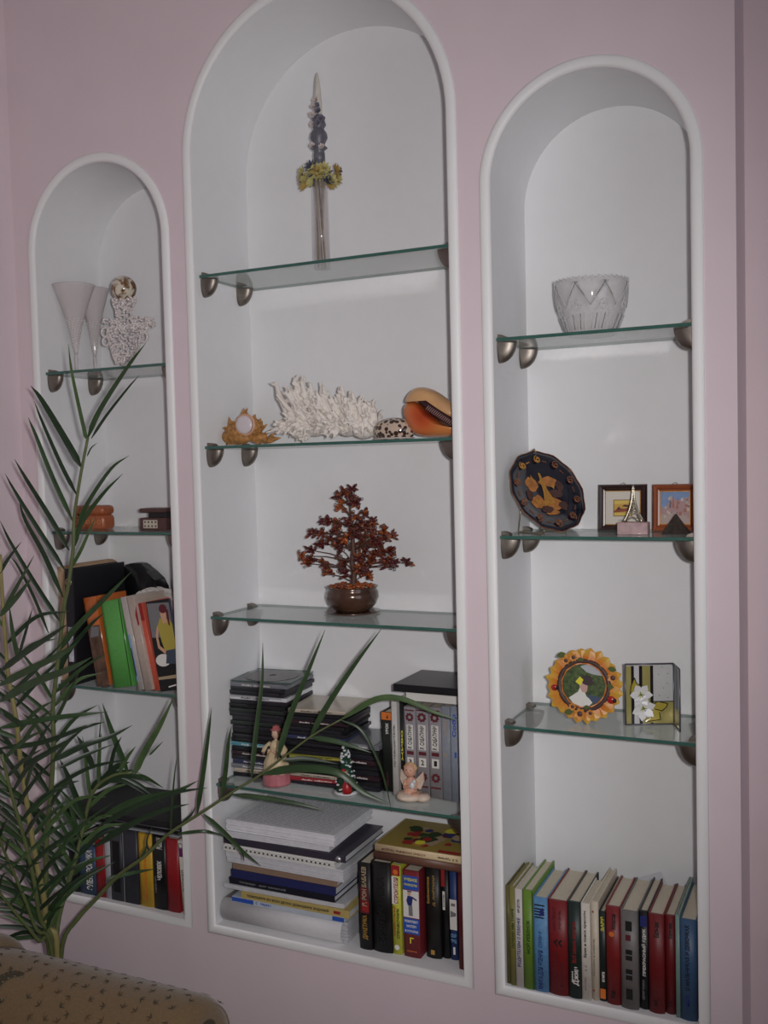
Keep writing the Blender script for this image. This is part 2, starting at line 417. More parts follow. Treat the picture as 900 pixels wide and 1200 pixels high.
def book_px(label, xl, xr, yt, yb, z0, dp, rgb, marks=(), y=None, row='r', group=None, xtl=None, name='book', gap=0.0004, **kw):
    """stand a book where its spine shows: left and right at the foot, top and bottom rows of the photo"""
    if y is None:
        y = AZ((xl+xr)/2, yb, z0).y
        y = min(max(y, 0.003), 0.05)
    x0 = AY(xl, yb, y).x; x1 = AY(xr, yb, y).x
    lean = 0.0
    if xtl is not None:
        ptop = AY(xtl, yt, y); lean = math.atan2(ptop.x-x0, ptop.z-z0)
    elif row in BOOK_END and BOOK_END[row] > x0-0.0: x0 = BOOK_END[row]+gap
    th = max(0.004, x1-x0); h = (AY((xl+xr)/2 if xtl is None else xtl, yt, y).z-z0)
    if xtl is not None: h = h/math.cos(lean)
    dp = min(dp, DEP-0.002-y)
    t = thing(name, label, 'book', (x0, y, z0+0.0003), (0, lean, 0), group)
    book_parts(t, th, dp, h, rgb, marks, **kw)
    if lean == 0: BOOK_END[row] = x0+th
    return t, x0, th, h, y
# --- right niche, bottom row
ZF = -0.8726
G = 'books standing in the right niche'
def R(px, py): return 570+px/3.3333, 990+py/3.3333
def rb(label, x0, x1, yt, yb, dp, rgb, marks=(), **kw):
    (a, c), (b, d) = R(x0, yt), R(x1, yb)
    return book_px(label, a, b, c, d, ZF, dp, rgb, marks, row='R', group=G, **kw)
BOOK_END['R'] = NICHE[3][0]+0.0005
rb('dark olive book at the left wall of the right niche', 68, 96, 160, 541, .115, (98, 92, 46), [('t', 'РАССКАЗЫ О ПРИРОДЕ', 'dgreen', .28, .72, .35, .7)])
rb('thin yellow olive book beside the dark olive one', 96, 118, 165, 550, .12, (126, 122, 62), [('t', 'ПОЧЕМУ МЫ ТАКИЕ', 'dgreen', .38, .78, .25, .75)])
rb('thin white paperback with navy capitals along its spine', 118, 145, 175, 563, .115, (205, 200, 196), [('t', 'РОДИТЕЛЯМ О РЕБЕНКЕ', 'navy', .21, .71, .22, .78), ('t', 'МИР ДЕТСТВА', 'black', .76, .9, .3, .7)], round_=0.1)
rb('bright lime green book between white and light blue spines', 147, 186, 180, 571, .15, (104, 140, 46), [('t', 'МОЙ РЕБЕНОК', 'dgreen', .36, .7, .25, .7), ('r', 'dgreen', 0, 1, .93, 1)])
rb('light blue book with a black emblem at the top of its spine', 188, 243, 208, 579, .14, (92, 142, 186),
   [('r', 'black', .78, .795, .1, .8), ('r', 'black', .81, .825, .1, .8), ('r', 'black', .84, .855, .1, .8), ('r', 'black', .87, .885, .1, .8), ('r', 'black', .91, .925, .1, .8), ('p', 'navy', [(.45, .8), (.8, .82), (.7, .9), (.5, .87)]),
    ('t', 'СТИХИ И', 'navy', .47, .64, .35, .6), ('t', 'КНИГА ДЛЯ ЧТЕНИЯ', 'navy', .03, .44, .3, .7), ('t', 'КИШИНЕВ', 'paleblue', .5, .85, .75, .9)], noise=0.12)
rb('thick dark red book with a black chevron on its spine', 243, 319, 220, 591, .15, (122, 26, 30),
   [('p', 'black', [(.28, .56), (.5, .60), (.5, .575), (.4, .56), (.5, .535), (.5, .51)]), ('p', 'black', [(.5, .56), (.72, .60), (.72, .575), (.62, .56), (.72, .535), (.72, .51)]),
    ('t', 'АННА ГЕРМАН', 'maroon', .68, .92, .25, .42), ('t', 'ЖИЗНЬ', 'maroon', .7, .9, .55, .7), ('t', 'МОСКВА ЛЕНИНГРАД', 'maroon', .08, .45, .3, .5), ('t', 'РАССКАЗЫ', 'maroon', .1, .35, .6, .75)], round_=1.0)
rb('dark green book with red script and a white emblem', 319, 372, 225, 601, .145, (24, 44, 40),
   [('t', 'Всё самое вкусное', 'red', .37, .8, .32, .72), ('t', 'Джин', 'white', .14, .33, .4, .85), ('t', 'дом', 'white', .16, .28, .28, .42)], round_=0.8)
rb('cream paperback with a black title beside the dark green book', 372, 409, 230, 607, .115, (215, 208, 196), [('t', 'Брак и поиск красоты', 'black', .44, .92, .25, .62), ('t', 'о  о', 'grey', .3, .36, .35, .6), ('t', 'МОСКВА', 'grey', .1, .24, .3, .5)], round_=0.1)
rb('cream book with tiny red marks and a faint grey title', 411, 441, 225, 609, .16, (208, 196, 176), [('t', 'Рассказы и повести', 'grey', .25, .62, .25, .5), ('o', 'red', .3, .9, .14, 0), ('o', 'red', .3, .1, .14, 0)], round_=1.0)
rb('narrow black book with an orange foot to its spine', 443, 469, 262, 612, .16, (26, 38, 36), [('t', 'ЗАРЯ', 'yellow', .78, .94, .3, .8), ('t', 'книга', 'white', .22, .33, .4, .8), ('r', 'orange', .03, .14, .1, .9)])
rb('red book with a pale red dot below its black heading', 470, 527, 244, 626, .14, (124, 30, 32), [('t', 'Мопассан', 'black', .77, .93, .35, .7), ('o', 'orange', .4, .72, .2, 0), ('t', 'том', 'black', .06, .14, .3, .6)], round_=1.0)
rb('grey book with four dark squares down its spine', 527, 594, 262, 644, .15, (112, 108, 106),
   [('r', 'black', .80, .90, .3, .68), ('r', 'maroon', .70, .76, .3, .6), ('r', 'black', .50, .61, .3, .68), ('r', 'black', .30, .41, .3, .68), ('r', 'black', .10, .21, .3, .68), ('r', 'grey', .55, .56, .3, .68, .0005), ('r', 'grey', .35, .36, .3, .68, .0005)], round_=1.0)
rb('black book with white slanting capitals and a blue square', 596, 636, 260, 643, .15, (20, 21, 26),
   [('r', 'navy', .84, .95, .15, .85), ('t', 'ПРЕКРАСНЫЙ ЯДИК', 'white', .34, .82, .28, .75), ('t', 'СЕРИЯ РОМАН', 'grey', .1, .3, .3, .55)], round_=0.6)
rb('wide dark red book right of the black one with white capitals', 636, 696, 274, 660, .14, (112, 26, 30), [('t', 'Бальзак', 'black', .77, .93, .35, .7), ('t', 'т1', 'black', .07, .13, .3, .6)], round_=1.0)
rb('narrower dark red book right beside the pale green one', 696, 741, 278, 663, .14, (106, 24, 29), [('t', 'Бальзак', 'black', .77, .93, .35, .7), ('t', 'т2', 'black', .07, .13, .3, .6)], round_=1.0)
rb('thin pale green book beside the thick blue one', 742, 758, 276, 676, .17, (118, 146, 138), [], round_=0.2)
rb('thick blue book with black capitals at the right wall', 758, 824, 296, 689, .16, (52, 84, 118), [('t', 'О МАЛЬЧИКАХ И ДЕВОЧКАХ', 'black', .3, .95, .32, .62), ('t', 'книга', 'navy', .12, .25, .35, .55)], round_=1.0)
# loose papers propped behind the books
def sheet(label, pts_px, y, rgb=(222, 222, 222), marks=(), grp=None, ang=0.0):
    P = [AY(a, b, y) for a, b in pts_px]
    cx = sum(p.x for p in P)/len(P); cz = ZF + 0.0005
    t = thing('paper_sheet', label, 'paper', (cx, y, cz))
    bm = B(); prism(bm, [(p.x-cx, p.z-cz) for p in P], 'y', -0.0004, 0.0004); obj('sheet', bm, mat('paper_%d' % rgb[0], rgb, 0.8), t)
    if marks:
        bm = B()
        for (px, py, L, H, c, s) in marks:
            p = AY(px, py, y); text(bm, s, (p.x-cx, -0.0007, p.z-cz), (1, 0, 0.25), (-0.25, 0, 1), L, H, INKI[c])
        obj('print', bm, INKS, t)
a1 = [R(515, 150), R(682, 104), R(722, 190), (786, 1150), (720, 1146)]
sheet('large white sheet with a printed stamp propped behind the red and grey books', a1, DEP-0.006, (214, 215, 220), [(R(583, 148)[0], R(583, 148)[1], .012, .006, 'black', '1:3'), (R(645, 165)[0], R(645, 165)[1], .02, .005, 'grey', 'х лиз')])
a2 = [R(520, 165), R(632, 140), R(660, 190), (768, 1150), (722, 1146)]
sheet('smaller white sheet in front of the stamped one behind the red books', a2, DEP-0.010, (204, 205, 212), [(R(560, 165)[0], R(560, 165)[1], .02, .004, 'grey', 'счет 12')])

# --- middle niche, bottom: row of books
def Cc(px, py): return 410+px/6.4286, 990+py/6.4286
G2 = 'books standing in the bottom of the middle niche'
def cb(label, x0, x1, yt, yb, dp, rgb, marks=(), **kw):
    (a, c), (b, d) = Cc(x0, yt), Cc(x1, yb)
    return book_px(label, a, b, c, d, ZF, dp, rgb, marks, row='C', group=G2, **kw)
cb('black book with tan and red lettering beside the paper stack', 75, 165, 142, 790, .14, (20, 18, 18),
   [('r', 'maroon', .42, .72, .15, .85), ('r', 'red', .44, .56, .3, .85, .0003), ('t', 'Я. РОН БАБАЕВ', 'tan', .5, .96, .3, .7), ('t', 'ДИАЕТИКА', 'gold', .12, .4, .3, .75)], round_=0.6)
cb('thick black book with embossed spine and no colour', 168, 316, 140, 812, .14, (17, 17, 17), [('t', 'БИБЛИОТЕКА', 'black', .1, .85, .3, .7)], round_=1.0)
cb('yellow and red builders handbook standing between black and blue books', 318, 392, 155, 826, .15, (196, 198, 70),
   [('r', 'red', .88, .997, .02, .98), ('r', 'white', .56, .87, .04, .62), ('t', 'СТРОИТЕЛЯ', 'red', .57, .86, .28, .75), ('t', 'СПРАВОЧНИК', 'black', .18, .52, .5, .82), ('t', 'УНИВЕРСАЛЬНЫЙ', 'red', .2, .54, .12, .4), ('o', 'orange', .5, .92, .3, .0), ('o', 'white', .5, .08, .3, 0)], round_=0.5)
cb('handbook showing a workman on white between blue panels', 410, 532, 200, 850, .15, (124, 40, 46),
   [('r', 'blue', .78, .94, .02, .98), ('h', 'УЧЕБНОЕ', 'yellow', .88, .915, .1, .9), ('h', 'РУКОВОДСТВО', 'yellow', .82, .85, .1, .9), ('r', 'white', .46, .77, .02, .98),
    ('p', 'navy', [(.3, .60), (.55, .60), (.62, .69), (.5, .71), (.3, .71), (.22, .65)]), ('p', 'grey', [(.35, .48), (.6, .48), (.58, .60), (.34, .60)]), ('p', 'navy', [(.55, .69), (.85, .66), (.85, .68), (.55, .71)]),
    ('o', 'skin', .4, .735, .12, 0), ('r', 'navy', .755, .768, .28, .56, .0007),
    ('r', 'blue', .27, .45, .02, .98), ('h', 'КОМПЛЕКТ', 'white', .40, .43, .1, .9), ('h', 'МАСТЕРУ', 'white', .345, .375, .2, .8), ('h', 'В СТРОЙКЕ', 'white', .29, .32, .1, .9), ('h', 'Г', 'yellow', .16, .23, .38, .62), ('h', 'ИЗДАНИЕ', 'orange', .06, .08, .2, .8)], round_=0.4)
cb('dark book with faint gold writing and a gold stamp at its foot', 575, 685, 150, 858, .14, (24, 23, 20),
   [('t', 'Д. ЛАЙТМАН', 'gold', .56, .88, .5, .72), ('t', 'Библиотека', 'gold', .58, .86, .15, .32), ('r', 'gold', .04, .09, .35, .6)], round_=1.0)
cb('narrow black book with a red label and a white label', 690, 752, 158, 832, .13, (16, 16, 17), [('r', 'red', .77, .95, .0, .5), ('r', 'white', .52, .72, .15, .5), ('t', 'СОБ', 'black', .55, .69, .22, .42)])
cb('blue book with a white middle and the numeral one', 760, 812, 160, 832, .12, (36, 58, 108), [('r', 'white', .32, .64, .0, 1), ('p', 'grey', [(.1, .45), (.9, .47), (.9, .5), (.1, .52)]), ('h', 'СБОР', 'paleblue', .24, .28, .1, .9), ('h', 'ТРУД', 'paleblue', .18, .22, .1, .9), ('h', '1', 'white', .06, .14, .4, .7), ('r', 'grey', .57, .60, .2, .8, .0005)])
cb('plain maroon book in the bottom right corner of the middle niche', 822, 872, 205, 884, .13, (88, 28, 30), [], y=0.022)
# two books lying on top of them
def flat_book(label, x0, x1, y0, y1, z0, z1, rgb, marks=(), name='book', cat='book', grp=None, rz=0.0, **kw):
    """lying book: spine faces the room"""
    t = thing(name, label, cat, (x0, y0, z1), (0, PI/2, 0), grp)
    t.rotation_euler = Euler((0, PI/2, rz)) if not rz else (Matrix.Rotation(rz, 3, 'Z') @ Matrix.Rotation(PI/2, 3, 'Y')).to_euler()
    book_parts(t, z1-z0, y1-y0, x1-x0, rgb, marks, **kw)
    return t
def Cd(px, py): return 230+px/2.7273, 930+py/2.7273
yb_ = 0.013
pa, pb = AY(*Cd(566, 172), yb_), AY(*Cd(845, 218), yb_)
zt = max((AY(*Cc(380, 155), 0.01).z, AY(*Cc(460, 200), 0.01).z)) + 0.001
ZTOP2 = -0.6785
brown_z0 = AY(*Cd(700, 216), yb_).z; brown_z1 = AY(*Cd(700, 180), yb_).z; cream_z1 = AY(*Cd(700, 150), yb_).z
brown_z0 = max([o.matrix_basis.translation.z + max(v.co.z for c in o.children for v in c.data.vertices) for o in COL.objects if o.get('group') == G2]) + 0.0006
th_b = 0.0165
flat_book('plain brown book lying flat on the row of standing books', pa.x, NICHE[2][1]-0.006, yb_, yb_+.14, brown_z0, brown_z0+th_b, (104, 70, 56), [], round_=0.7)
cz0 = brown_z0+th_b+0.0004
t = flat_book('cream-spined book with a colourful cover lying on the brown book', pa.x+0.003, NICHE[2][1]-0.006, yb_, yb_+.15, cz0, cz0+0.0145, (212, 190, 150),
    [('d', 'АТЛАС ЖОЗЕФЫ ТЮДОР', 'maroon', .08, .6, .35, .7), ('d', 'К. И. Тургенев', 'black', .74, .96, .35, .7)], round_=0.3)
hcov = NICHE[2][1]-0.006-pa.x-0.003
bm = B(); rnd = random.Random(4)
# printed picture on the cover (local x = 0 is the upper board): irregular patches of flat colour
def patch(bm, cx, cz, r, mi, rnd, x=-0.0004, n=9, asp=1.0):
    poly(bm, [(x, cx+r*(0.7+0.5*rnd.random())*math.cos(2*PI*k/n)*asp, cz+r*(0.7+0.5*rnd.random())*math.sin(2*PI*k/n)) for k in range(n)], mi)
poly(bm, [(-0.0002, 0.003, 0.002), (-0.0002, 0.149, 0.002), (-0.0002, 0.149, hcov-0.002), (-0.0002, 0.003, hcov-0.002)], 0)
cols = ['red', 'gold', 'dgreen', 'orange', 'tan', 'navy', 'maroon', 'yellow']
for k in range(34): patch(bm, 0.02+0.115*rnd.random(), 0.04+(hcov-0.07)*rnd.random(), 0.006+0.012*rnd.random(), 1+rnd.randrange(8), rnd, -0.0004-0.00002*k)
poly(bm, [(-0.0012, 0.003, hcov-0.05), (-0.0012, 0.015, hcov-0.05), (-0.0012, 0.015, hcov-0.005), (-0.0012, 0.003, hcov-0.005)], 1)
obj('cover_picture', bm, [mat('cover_yellow', (150, 130, 60), .4)]+[ink[c] for c in cols], t)

# --- middle niche, bottom: stack of papers and folders
G3 = 'papers and folders stacked flat'
def Ce(px, py): return 250+px/4.5, 940+py/4.5
def slab(name, label, cat, x0, x1, y0, y1, z0, z1, parts, rz=0.0, bev=0.001, grp=G3):
    """flat thing; parts: list of (name, lo frac, hi frac, material, inset)"""
    cx, cy = (x0+x1)/2, (y0+y1)/2
    t = thing(name, label, cat, (cx, cy, z0), (0, 0, rz), grp)
    hx, hy = (x1-x0)/2, (y1-y0)/2
    for (pn, f0, f1, m_, ins) in parts:
        bm = B(); box(bm, (-hx+ins, -hy+ins, (z1-z0)*f0), (hx-ins, hy-ins, (z1-z0)*f1), min(bev, (z1-z0)*(f1-f0)*0.3), seg=1)
        obj(pn, bm, m_, t)
    return t
pg = lambda v, n='': mat('sheets_%d%s' % (v, n), (v, v, v+3), 0.85, noise=0.06, nscale=400)
def strata(bm, x0, x1, y0, y1, z0, z1, n, rnd, mi=0, jit=0.003):
    """a block of sheets built of n thin layers with uneven edges"""
    for k in range(n):
        a = z0+(z1-z0)*k/n; b = z0+(z1-z0)*(k+1)/n
        j = [rnd.uniform(0, jit) for _ in range(4)]
        box(bm, (x0+j[0], y0+j[1], a), (x1-j[2], y1-j[3], b-(b-a)*0.12), 0, mi=mi)
rnd = random.Random(11)
def zf(py, y=0.01): return AY(*Ce(350, py), y).z
SX0 = AY(*Ce(50, 600), 0.01).x; SX1 = AY(*Ce(700, 720), 0.01).x
X = lambda px, py, y=0.012: AY(*Ce(px, py), y).x
# heights read along the middle of the stack's face
lv = dict(l0=ZF+0.0004)
xs0 = NICHE[2][0]+0.012
def lay(fr, to): return zf(fr), zf(to)
H = [ZF+0.0005]
for py in (575, 545, 505, 480, 445, 400, 370, 300, 262, 225, 195, 135): H.append(zf(py))
yb0 = 0.008
# l: big white album with a curled grey board
t = thing('album', 'large white album with curled cover at the bottom of the paper stack', 'album', (X(40, 620), yb0, H[0]), group=G3)
LX = X(700, 740)-X(40, 620); hh = H[1]-H[0]
bm = B(); n = 10
pr = [(0.004, 0.0)] + [(-0.012*math.sin(PI*k/n)+0.002*k/n, hh*0.97*k/n) for k in range(1, n)] + [(0.006, hh*0.97)]
pro = [(0.0, 0.0)] + [(p[0]-0.003, p[1]) for p in pr[1:-1]] + [(0.006, hh*0.99)]
# curled cover: an outward bulging sheet along the front
a0 = [bm.verts.new((0.0, 0.014+p[0], p[1])) for p in pr]; a1 = [bm.verts.new((LX-0.012, 0.014+p[0], p[1])) for p in pr]
b0 = [bm.verts.new((0.0, 0.016+p[0], p[1])) for p in pr]; b1 = [bm.verts.new((LX-0.012, 0.016+p[0], p[1])) for p in pr]
for i in range(n):
    bm.faces.new((a0[i], a1[i], a1[i+1], a0[i+1])).smooth = True; bm.faces.new((b1[i], b0[i], b0[i+1], b1[i+1])).smooth = True
    bm.faces.new((a0[i+1], b0[i+1], b0[i], a0[i])); bm.faces.new((a1[i], b1[i], b1[i+1], a1[i+1]))
bm.faces.new((a0[0], b0[0], b1[0], a1[0])); bm.faces.new((a0[n], a1[n], b1[n], b0[n]))
obj('cover', bm, mat('album_white', (206, 204, 206), 0.55, noise=0.03, nscale=80), t)
bm = B(); strata(bm, 0.006, LX-0.003, 0.018, 0.175, 0.001, hh*0.9, 7, rnd); obj('page_block', bm, pg(188, 'album'), t)
bm = B(); box(bm, (0.002, 0.02, hh*0.91), (LX-0.008, 0.178, hh*0.985)); obj('upper_board', bm, mat('album_board_grey', (120, 116, 112), .6), t)
def flat(name, label, cat, k, xa, xb, ya, yb, rgb, kind='book', rz=0.0, marks=(), fr=0.0, n=4):
    x0, x1 = X(*xa), X(*xb); z0 = H[k]+0.0003; z1 = H[k+1]-0.0003
    cx, cy = (x0+x1)/2, (ya+yb)/2; hx, hy, h = (x1-x0)/2, (yb-ya)/2, z1-z0
    t = thing(name, label, cat, (cx, cy, z0), (0, 0, rz), G3)
    m_ = mat('flat_%d_%d_%d' % rgb, rgb, 0.4, noise=0.06, nscale=60)
    if kind == 'book':
        bm = B()
        box(bm, (-hx, -hy, 0), (hx, hy, h*0.12)); box(bm, (-hx, -hy, h*0.88), (hx, hy, h)); box(bm, (-hx, -hy, h*0.12), (hx, -hy+0.0015, h*0.88))
        obj('cover', bm, m_, t)
        bm = B(); strata(bm, -hx+0.001, hx-0.001, -hy+0.002, hy-0.001, h*0.13, h*0.87, n, rnd, jit=0.002); obj('page_block', bm, pg(196), t)
    elif kind == 'paper':
        bm = B(); strata(bm, -hx, hx, -hy, hy, 0, h, n, rnd, jit=0.004); obj('sheets', bm, m_, t)
    if marks:
        bm = B()
        for mk in marks:
            if mk[0] == 'r': _, c, u0, u1, v0, v1 = mk; poly(bm, [(-hx+2*hx*u0, -hy-0.0003, h*v0), (-hx+2*hx*u1, -hy-0.0003, h*v0), (-hx+2*hx*u1, -hy-0.0003, h*v1), (-hx+2*hx*u0, -hy-0.0003, h*v1)], INKI[c])
            else: _, s, c, u0, u1, v0, v1 = mk; text(bm, s, (-hx+2*hx*u0, -hy-0.0006, h*v0), (1, 0, 0), (0, 0, 1), 2*hx*(u1-u0), h*(v1-v0), INKI[c])
        obj('lettering', bm, INKS, t)
    return t
flat('magazine', 'white and light blue magazine lying above the curled album', 'magazine', 1, (100, 540), (690, 640), .012, .17, (190, 200, 210), n=3, marks=[('r', 'blue', .0, .2, .1, .9), ('r', 'blue', .9, 1, .1, .9), ('t', 'С   Наука I', 'blue', .22, .36, .2, .8)])
flat('magazine', 'yellow magazine with a black line of text in the paper stack', 'magazine', 2, (150, 520), (720, 590), .010, .17, (186, 166, 104), n=3, marks=[('t', 'ПОМОЩНИК ВО ВСЕХ ДЕЛАХ ДОМАШНИХ ЗАДАНИЙ', 'black', .06, .82, .25, .75), ('r', 'red', .86, .92, .3, .7)])
flat('paper_sheaf', 'loose white papers between the yellow magazine and the black folder', 'papers', 3, (55, 480), (690, 545), .010, .175, (202, 202, 206), 'paper', 0.02, n=4)
flat('folder', 'shiny black folder lying under the blue one', 'folder', 4, (85, 455), (640, 520), .012, .165, (30, 32, 42), n=3, marks=[('t', 'тетрадь  для записей', 'grey', .1, .55, .3, .7)])
flat('folder', 'dark blue folder lying in the middle of the paper stack', 'folder', 5, (95, 400), (645, 460), .012, .175, (42, 46, 92), n=3)
flat('folder', 'brown cardboard folder lying on the blue one', 'folder', 6, (100, 345), (650, 415), .014, .18, (142, 118, 100), n=4)
flat('paper_sheaf', 'thick sheaf of white papers below the spiral notebook', 'papers', 7, (60, 300), (690, 380), .012, .185, (208, 208, 212), 'paper', -0.015, n=8)
# spiral notebook, binder, green folder, manuscripts
flat('notebook', 'white notebook with a row of black spiral holes', 'notebook', 8, (55, 265), (650, 320), .006, .165, (220, 219, 214), 'paper', n=3,
     marks=[('r', 'black', .03+.038*k, .045+.038*k, .35, .6) for k in range(25)])
flat('folder', 'dark purple grey ring binder under the printed manuscript', 'folder', 9, (60, 215), (700, 262), .008, .185, (58, 54, 66), n=3)
tb = [o for o in COL.objects if o.get('label') == 'dark purple grey ring binder under the printed manuscript'][0]
bm = B(); rr_ = (H[10]-H[9])*0.42
lathe(bm, [(rr_, -0.003), (rr_, 0.003)], 16, M=Matrix.Translation((X(678, 240)-tb.location.x-0.004, -0.0885-0.004, (H[10]-H[9])/2)) @ Matrix.Rotation(PI/2, 4, 'X'))
obj('end_ring', bm, mat('ring_silver', (190, 190, 195), .25, metal=.8), tb)
flat('paper_sheaf', 'white printed papers with drooping edge below the top manuscript', 'papers', 10, (65, 180), (610, 225), .008, .195, (214, 214, 218), 'paper', 0.03, n=4)
t = flat('manuscript', 'thick printed manuscript block on top of the paper stack', 'manuscript', 11, (60, 120), (640, 165), .012, .19, (224, 224, 228), 'paper', n=6)
bm = B(); hx = (X(640, 165)-X(60, 120))/2; hz = H[12]-H[11]+0.0002-0.0006
rnd2 = random.Random(3)
for k in range(26):
    yy = -0.08+0.16*k/26
    x = -hx+0.02
    while x < hx-0.02:
        L_ = rnd2.uniform(0.006, 0.02); box(bm, (x, yy, hz), (min(x+L_, hx-0.018), yy+0.0022, hz+0.00015)); x += L_+0.003
obj('printed_lines', bm, mat('toner_grey', (168, 168, 170), .7), t, kind='stuff')
bm = B(); q = -hx+0.012
# ------------------------------------------------------------------ left niche, bottom row
def La(px, py): return px/3.2143, 900+py/3.2143
def Lb(px, py): return 120+px/4.0909, 860+py/4.0909
GL = 'books standing in the bottom of the left niche'
def lb(label, pl, pr, yt, yb, dp, rgb, marks=(), **kw):
    return book_px(label, pl, pr, yt, yb, ZF, dp, rgb, marks, row='L', group=GL, y=kw.pop('y', 0.012), **kw)
BOOK_END['L'] = NICHE[1][0]+0.004
lb('black book behind the palm at the left wall of the left niche', 82, 93, 985, 1049, .15, (26, 28, 34), [])
lb('steel blue book with white vertical capitals behind the palm', 94, 113, 990, 1056, .15, (56, 78, 104), [('t', 'ЭЛЕКТРОНИКА', 'white', .1, .9, .45, .85)])
lb('thin red book behind the palm beside the steel blue one', 113.5, 124, 985, 1060, .15, (150, 30, 34), [])
lb('thin pale grey book beside the red one behind the palm', 124, 131, 978, 1062, .15, (170, 172, 176), [])
lb('dark grey box file with a black window on its spine', 131.5, 145, 974, 1064, .17, (58, 60, 68), [('r', 'black', .12, .85, .2, .8)], round_=0.1)
lb('charcoal box file beside the yellow book', 146, 163.5, 972, 1069, .17, (48, 50, 58), [('r', 'grey', .0, 1, .02, .1)], round_=0.1)
lb('yellow book with a faint red title down its spine', 164.5, 180, 978, 1072.5, .15, (200, 158, 48), [('t', 'Книга о вкусной и здоровой пище', 'orange', .1, .7, .35, .65)])
lb('black book with white lettering beside the yellow one', 181, 196, 980, 1074, .15, (20, 20, 22), [('t', 'РОМАН', 'white', .82, .97, .35, .8), ('t', 'ЧЕЛОВЕК', 'white', .4, .66, .35, .7), ('t', 'и время жить', 'grey', .22, .45, .15, .3)])
lb('bright red book leaning place beside the black book', 196.5, 211, 984, 1077, .15, (150, 32, 38), [])
for o in COL.objects:
    if o.get('label', '').startswith('bright red book leaning place'): o['label'] = 'bright red book in the bottom right corner of the left niche'
# leaning white magazine
t, x0, th, h, y = book_px('white magazine with a purple emblem leaning on the red book', 215.5, 221.5, 985, 1080, ZF, .15, (214, 208, 196),
    [('r', 'purple', .78, .9, .1, .95), ('o', 'grey', .5, .93, .5, .3), ('t', 'журнал', 'grey', .3, .6, .2, .8)], y=0.012, row='L2', group=GL, xtl=208, name='magazine', round_=0.0)
# black laptop bag / portfolio lying on the row
zt_ = max(o.location.z + max(v.co.z for c in o.children for v in c.data.vertices) for o in COL.objects if o.get('group') == GL and abs(o.rotation_euler.y) < 0.01)+0.001
t = thing('portfolio', 'black portfolio case lying flat on the bottom books of the left niche', 'case', (-0.80, 0.1, zt_))
bm = B(); box(bm, (-0.150, -0.093, 0.004), (0.178, 0.098, 0.027), 0.008, seg=3); obj('body', bm, mat('case_black', (17, 17, 21), 0.6, noise=0.1, nscale=200, bump=.2), t)
bm = B(); tube(bm, [(-0.150, -0.0925, .0155), (0, -0.0945, .0155), (0.178, -0.0925, .0155)], 0.0012, 5); obj('zip', bm, mat('zip_grey', (90, 90, 95), .4, metal=.5), t)
t = thing('plastic_sleeve', 'clear plastic sleeve lying between the portfolio and the books', 'sleeve', (-0.79, 0.095, zt_-0.0006))
bm = B(); box(bm, (-0.155, -0.089, 0), (0.165, 0.095, 0.004), 0.001); obj('sleeve', bm, mat('sleeve_grey', (150, 152, 156), .2), t)

# ------------------------------------------------------------------ left niche, shelf 3
Z3 = ztop(1, 2)
GL3 = 'books on the third shelf of the left niche'
def Lc(px, py): return 50+px/5.4545, 640+py/5.4545
# cardboard folder and black ring binder at the back left
xl = NICHE[1][0]+0.003
zc = AY(60, 667, 0.03).z
t = thing('archive_folder', 'tall beige cardboard folder against the left wall of the left niche', 'folder', (xl, 0.025, Z3+0.0003), group=GL3)
h_ = AY(57, 664, 0.025).z-Z3
bm = B(); box(bm, (0, 0, 0), (0.026, 0.17, h_), 0.0015); obj('cover', bm, mat('cardboard', (176, 146, 116), .85, noise=.12, nscale=40), t)
bm = B(); box(bm, (0.003, 0.05, h_), (0.02, 0.168, h_+0.002)); obj('flap', bm, MATS['cardboard'], t)
bx0 = xl+0.027
t = thing('ring_binder', 'black ring binder with a finger ring on its spine', 'binder', (bx0, 0.018, Z3+0.0003), group=GL3)
hb = AY(75, 667, 0.018).z-Z3; wb = AY(90, 800, 0.018).x-bx0
bm = B(); box(bm, (0, 0, 0), (wb, 0.003, hb), 0.001); box(bm, (0, 0.003, 0), (0.003, 0.178, hb), 0.001); box(bm, (wb-0.003, 0.003, 0), (wb, 0.178, hb), 0.001)
bmat_ = mat('binder_black', (28, 28, 34), .45, noise=.08, nscale=250, bump=.15); obj('cover', bm, bmat_, t, kind='stuff')
bm = B(); tube(bm, [(wb*.5+.008*math.cos(a*PI/8), -0.0008, hb-.03+.008*math.sin(a*PI/8)) for a in range(16)], .0013, 6, closed=True); obj('finger_ring', bm, mat('ring_brass', (190, 180, 140), .3, metal=.8), t)
bm = B(); box(bm, (0.004, 0.01, 0.008), (wb-0.004, 0.17, hb-0.018)); obj('page_block', bm, paper_w, t)
bm = B(); box(bm, (wb*.2, -0.0006, hb*.2), (wb*.8, -0.0001, hb*.5)); obj('spine_label', bm, mat('label_print', (190, 190, 200), .6, noise=.3, nscale=90), t)
BOOK_END['L3'] = bx0+wb+0.001
